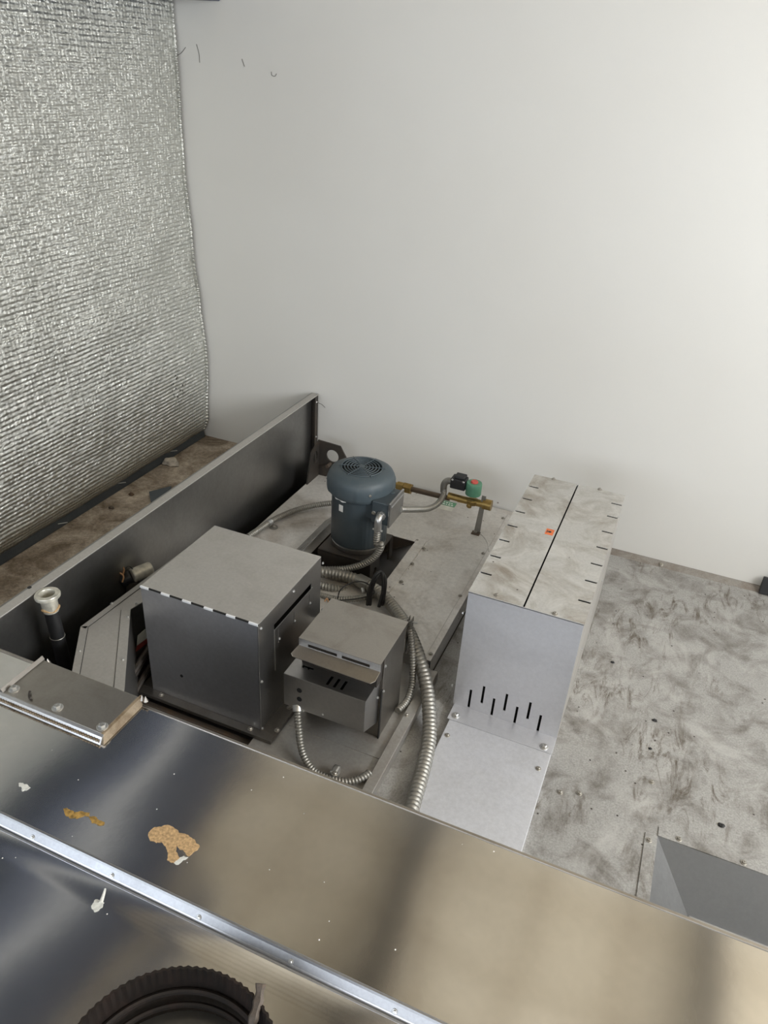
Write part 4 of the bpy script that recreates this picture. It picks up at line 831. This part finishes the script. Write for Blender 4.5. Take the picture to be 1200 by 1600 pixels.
# front sheet with round opening
n = 72; b = MB(); xa, xb, ya, yb = -1.24, 0.62, -0.35, 0.408
rim = []; out = []
angs = sorted([2*pi*i/n for i in range(n)]+[math.atan2(Y_-FCY, X_-FCX) % (2*pi) for X_ in (xa, xb) for Y_ in (ya, yb)])
for a in angs:
    d2 = (cos(a), sin(a)); ts = []
    if d2[0] > 1e-9: ts.append((xb-FCX)/d2[0])
    if d2[0] < -1e-9: ts.append((xa-FCX)/d2[0])
    if d2[1] > 1e-9: ts.append((yb-FCY)/d2[1])
    if d2[1] < -1e-9: ts.append((ya-FCY)/d2[1])
    t_ = min(ts); rim.append(b.bm.verts.new((FCX+d2[0]*(FR-0.004), FCY+d2[1]*(FR-0.004), FZ))); out.append(b.bm.verts.new((FCX+d2[0]*t_, FCY+d2[1]*t_, FZ)))
for i in range(len(angs)): j = (i+1) % len(angs); b.bm.faces.new((rim[i], rim[j], out[j], out[i]))
o = b.build('front_sheet', 'hood', hf); md = o.modifiers.new('thick', 'SOLIDIFY'); md.thickness = 0.0015; md.offset = -1
prof = [(0.408+0.031*k/12, FZ+0.0095*(k/12)**2.2) for k in range(13)]
MB().prism([(-1.24, y, z) for y, z in prof]+[(-1.24, y, z-0.0012) for y, z in prof[::-1]], (1.86, 0, 0)).build('curved_edge', 'hood', hf, smooth=True)
# flue collar
fl = thing('flue_collar', (FCX, FCY, FZ), 'round rusty brown crimped flue collar at the bottom edge', 'flue collar')
cm = lambda r, h, a: r+(0.0010*sin(a*80) if h > 0.012 else 0)
MB().lathe([(FR-0.003, 0.0), (FR-0.001, 0.010), (FR, 0.016), (FR+0.001, 0.036), (FR-0.002, 0.036), (FR-0.0035, 0.016), (FR-0.0045, 0.010), (FR-0.0065, -0.10), (FR-0.003, -0.10), (FR-0.003, 0.0)], (FCX, FCY, FZ), n=288, mod=lambda r, h, a: cm(r, h, a), cap=False).build('crimped_ring', 'collar', fl, smooth=True)
ir = MB()
for r_, z_ in ((FR-0.009, FZ+0.004), (FR-0.014, FZ-0.014)):
    ir.tube([(FCX+r_*cos(a), FCY+r_*sin(a), z_) for a in [2*pi*i/40 for i in range(40)]], 0.0035, 8, closed=True)
ir.build('inner_bead', 'collar', fl, smooth=True)
MB().lathe([(FR-0.012, 0), (FR-0.012, 0.004)], (FCX, FCY, FZ-0.035), n=48).build('damper_disc', 'panel', fl)
tb = MB(); p0 = at(404, 1562, FZ+0.036)
tb.tube([p0+Vector((0.004, -0.03, -0.02)), p0+Vector((0.002, -0.01, -0.004)), p0, p0+Vector((-0.004, 0.012, 0.008))], lambda L, a: 0.004+0.0015*sin(a*2)+0.001*sin(L*400), 8)
tb.build('bent_tab', 'rusty', fl, smooth=True)

# welded cap plate
wp = thing('welded_plate', (-0.77, 0.65, HZ), 'raised stainless patch plate with seam-welded front edge on the hood, far left', 'plate')
WX0, WX1, WY0, WY1, WZ = -0.862, -0.662, 0.613, 0.699, HZ+0.014
MB().box(WX0, WX1, WY0, WY1, HZ, WZ).build('plate', 'small', wp, bevel=0.0015)
MB().prism([(WX0-0.004, WY0-0.010, HZ+0.0005), (WX0-0.004, WY0, HZ+0.0005), (WX0-0.004, WY0, WZ-0.001), (WX0-0.004, WY0-0.004, WZ-0.003)], (WX1-WX0+0.008, 0, 0)).build('front_lip', 'strip', wp)
MB().tube([(WX0-0.004+0.205*i/40, WY0-0.0075, HZ+0.0055) for i in range(41)], lambda L, a: 0.0016+0.0012*abs(sin(L*620)), 8, step=0.001).build('weld_bead', 'weld', wp, smooth=True)
MB().prism([(WX1, WY0-0.006, HZ+0.0005), (WX1+0.009, WY0-0.008, HZ+0.0005), (WX1+0.003, WY0, WZ-0.002), (WX1, WY0, WZ)], (0, WY1-WY0+0.004, 0)).build('side_lip', 'weld', wp)
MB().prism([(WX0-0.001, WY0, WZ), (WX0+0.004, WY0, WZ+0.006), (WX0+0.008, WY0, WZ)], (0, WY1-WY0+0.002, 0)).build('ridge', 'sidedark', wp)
for (x, y) in ((63, 1029), (73, 1033), (217, 1093), (222, 1096)):
    p = at(x, y, WZ); MB().lathe([(0.0045, 0), (0.0, 0.010)], (p.x, 0.701, WZ-0.006), n=8).build('bent_tooth', 'small', wp)
for (x, y) in ((22, 1077), (90, 1106), (160, 1136)): screw(wp, at(x, y, WZ), me=SMB)
p = at(46, 1090, WZ); MB().tube([p+Vector((-0.006, 0.008, 0.004)), p+Vector((-0.002, 0.002, 0.002)), p+Vector((0.006, -0.002, 0.003))], 0.002, 8).build('bent_wire', 'iron', wp, smooth=True)

# stains on the hood: thin crusts with real outlines
def crust(name, pix, z, mat, label, cat, h=0.0008, jag=0.0012, seed=0, holes=True):
    P = [at(x, y, z) for x, y in pix]; n_ = len(P); pts = []
    for i in range(n_):
        for k in range(9):
            q = P[i].lerp(P[(i+1) % n_], k/9); o_ = Vector((noise.noise(q*160+Vector((seed, 0, 0))), noise.noise(q*160+Vector((0, seed, 9))), 0))*jag*1.5+Vector((noise.noise(q*520+Vector((seed, 5, 0))), noise.noise(q*520+Vector((4, seed, 9))), 0))*jag*0.9
            pts.append(q+o_)
    o_ = MB().prism([Vector((q.x, q.y, z+0.0001)) for q in pts], (0, 0, h)).build(name, mat)
    return tag(o_, label, cat)
crust('glue_stain', [(232, 1303), (240, 1294), (256, 1291), (262, 1288), (276, 1296), (280, 1303), (290, 1303), (305, 1313), (312, 1324), (303, 1332), (294, 1338), (284, 1328), (274, 1322), (275, 1330), (280, 1341), (272, 1349), (261, 1344), (263, 1332), (254, 1316), (243, 1316), (233, 1313)], HZ, 'glue', 'large tan dried glue patch on the hood panel', 'stain', seed=1)
crust('resin_stain', [(99, 1265), (104, 1262), (118, 1270), (127, 1268), (139, 1270), (140, 1275), (131, 1275), (120, 1279), (108, 1278), (101, 1272)], HZ, 'amber', 'glossy amber resin blob on the hood panel, left of the large tan patch', 'stain', seed=2)
crust('resin_stain', [(139, 1277), (148, 1276), (155, 1282), (163, 1285), (161, 1290), (151, 1289), (143, 1284)], HZ, 'amber', 'small amber resin speck trailing beside the glossy amber blob', 'stain', seed=3)
crust('paint_spot', [(28, 1224), (34, 1223), (38, 1226), (46, 1227), (47, 1231), (40, 1235), (35, 1236), (32, 1229)], HZ, 'chalk', 'small pale paint spot on the hood near its left edge', 'stain', seed=4)
crust('glue_smear', [(272, 1348), (280, 1340), (288, 1337), (295, 1340), (284, 1347), (276, 1351)], HZ, 'chalk', 'thin grey glue smear along the lower edge of the tan patch', 'stain', seed=5, h=0.0004)
sw = crust('paint_spot', [(143, 1416), (146, 1408), (153, 1404), (160, 1406), (163, 1410), (160, 1417), (155, 1422), (149, 1424), (144, 1421)], FZ, 'chalk', 'white sealant swirl with a tail on the lower hood sheet', 'stain', seed=6)
zc_ = lambda y: FZ+0.0095*(max(0, y-0.408)/0.031)**2.2+0.0006
tl = [at(x, y, FZ+0.002) for x, y in ((157, 1410), (160, 1403), (163, 1396), (165, 1391))]
tb = MB(); tb.tube([(q.x, q.y, zc_(q.y)) for q in tl], lambda L, a: 0.0026*(1-min(L, 0.02)/0.028), 8, step=0.002); tb.build('swirl_tail', 'chalk', sw, smooth=True)
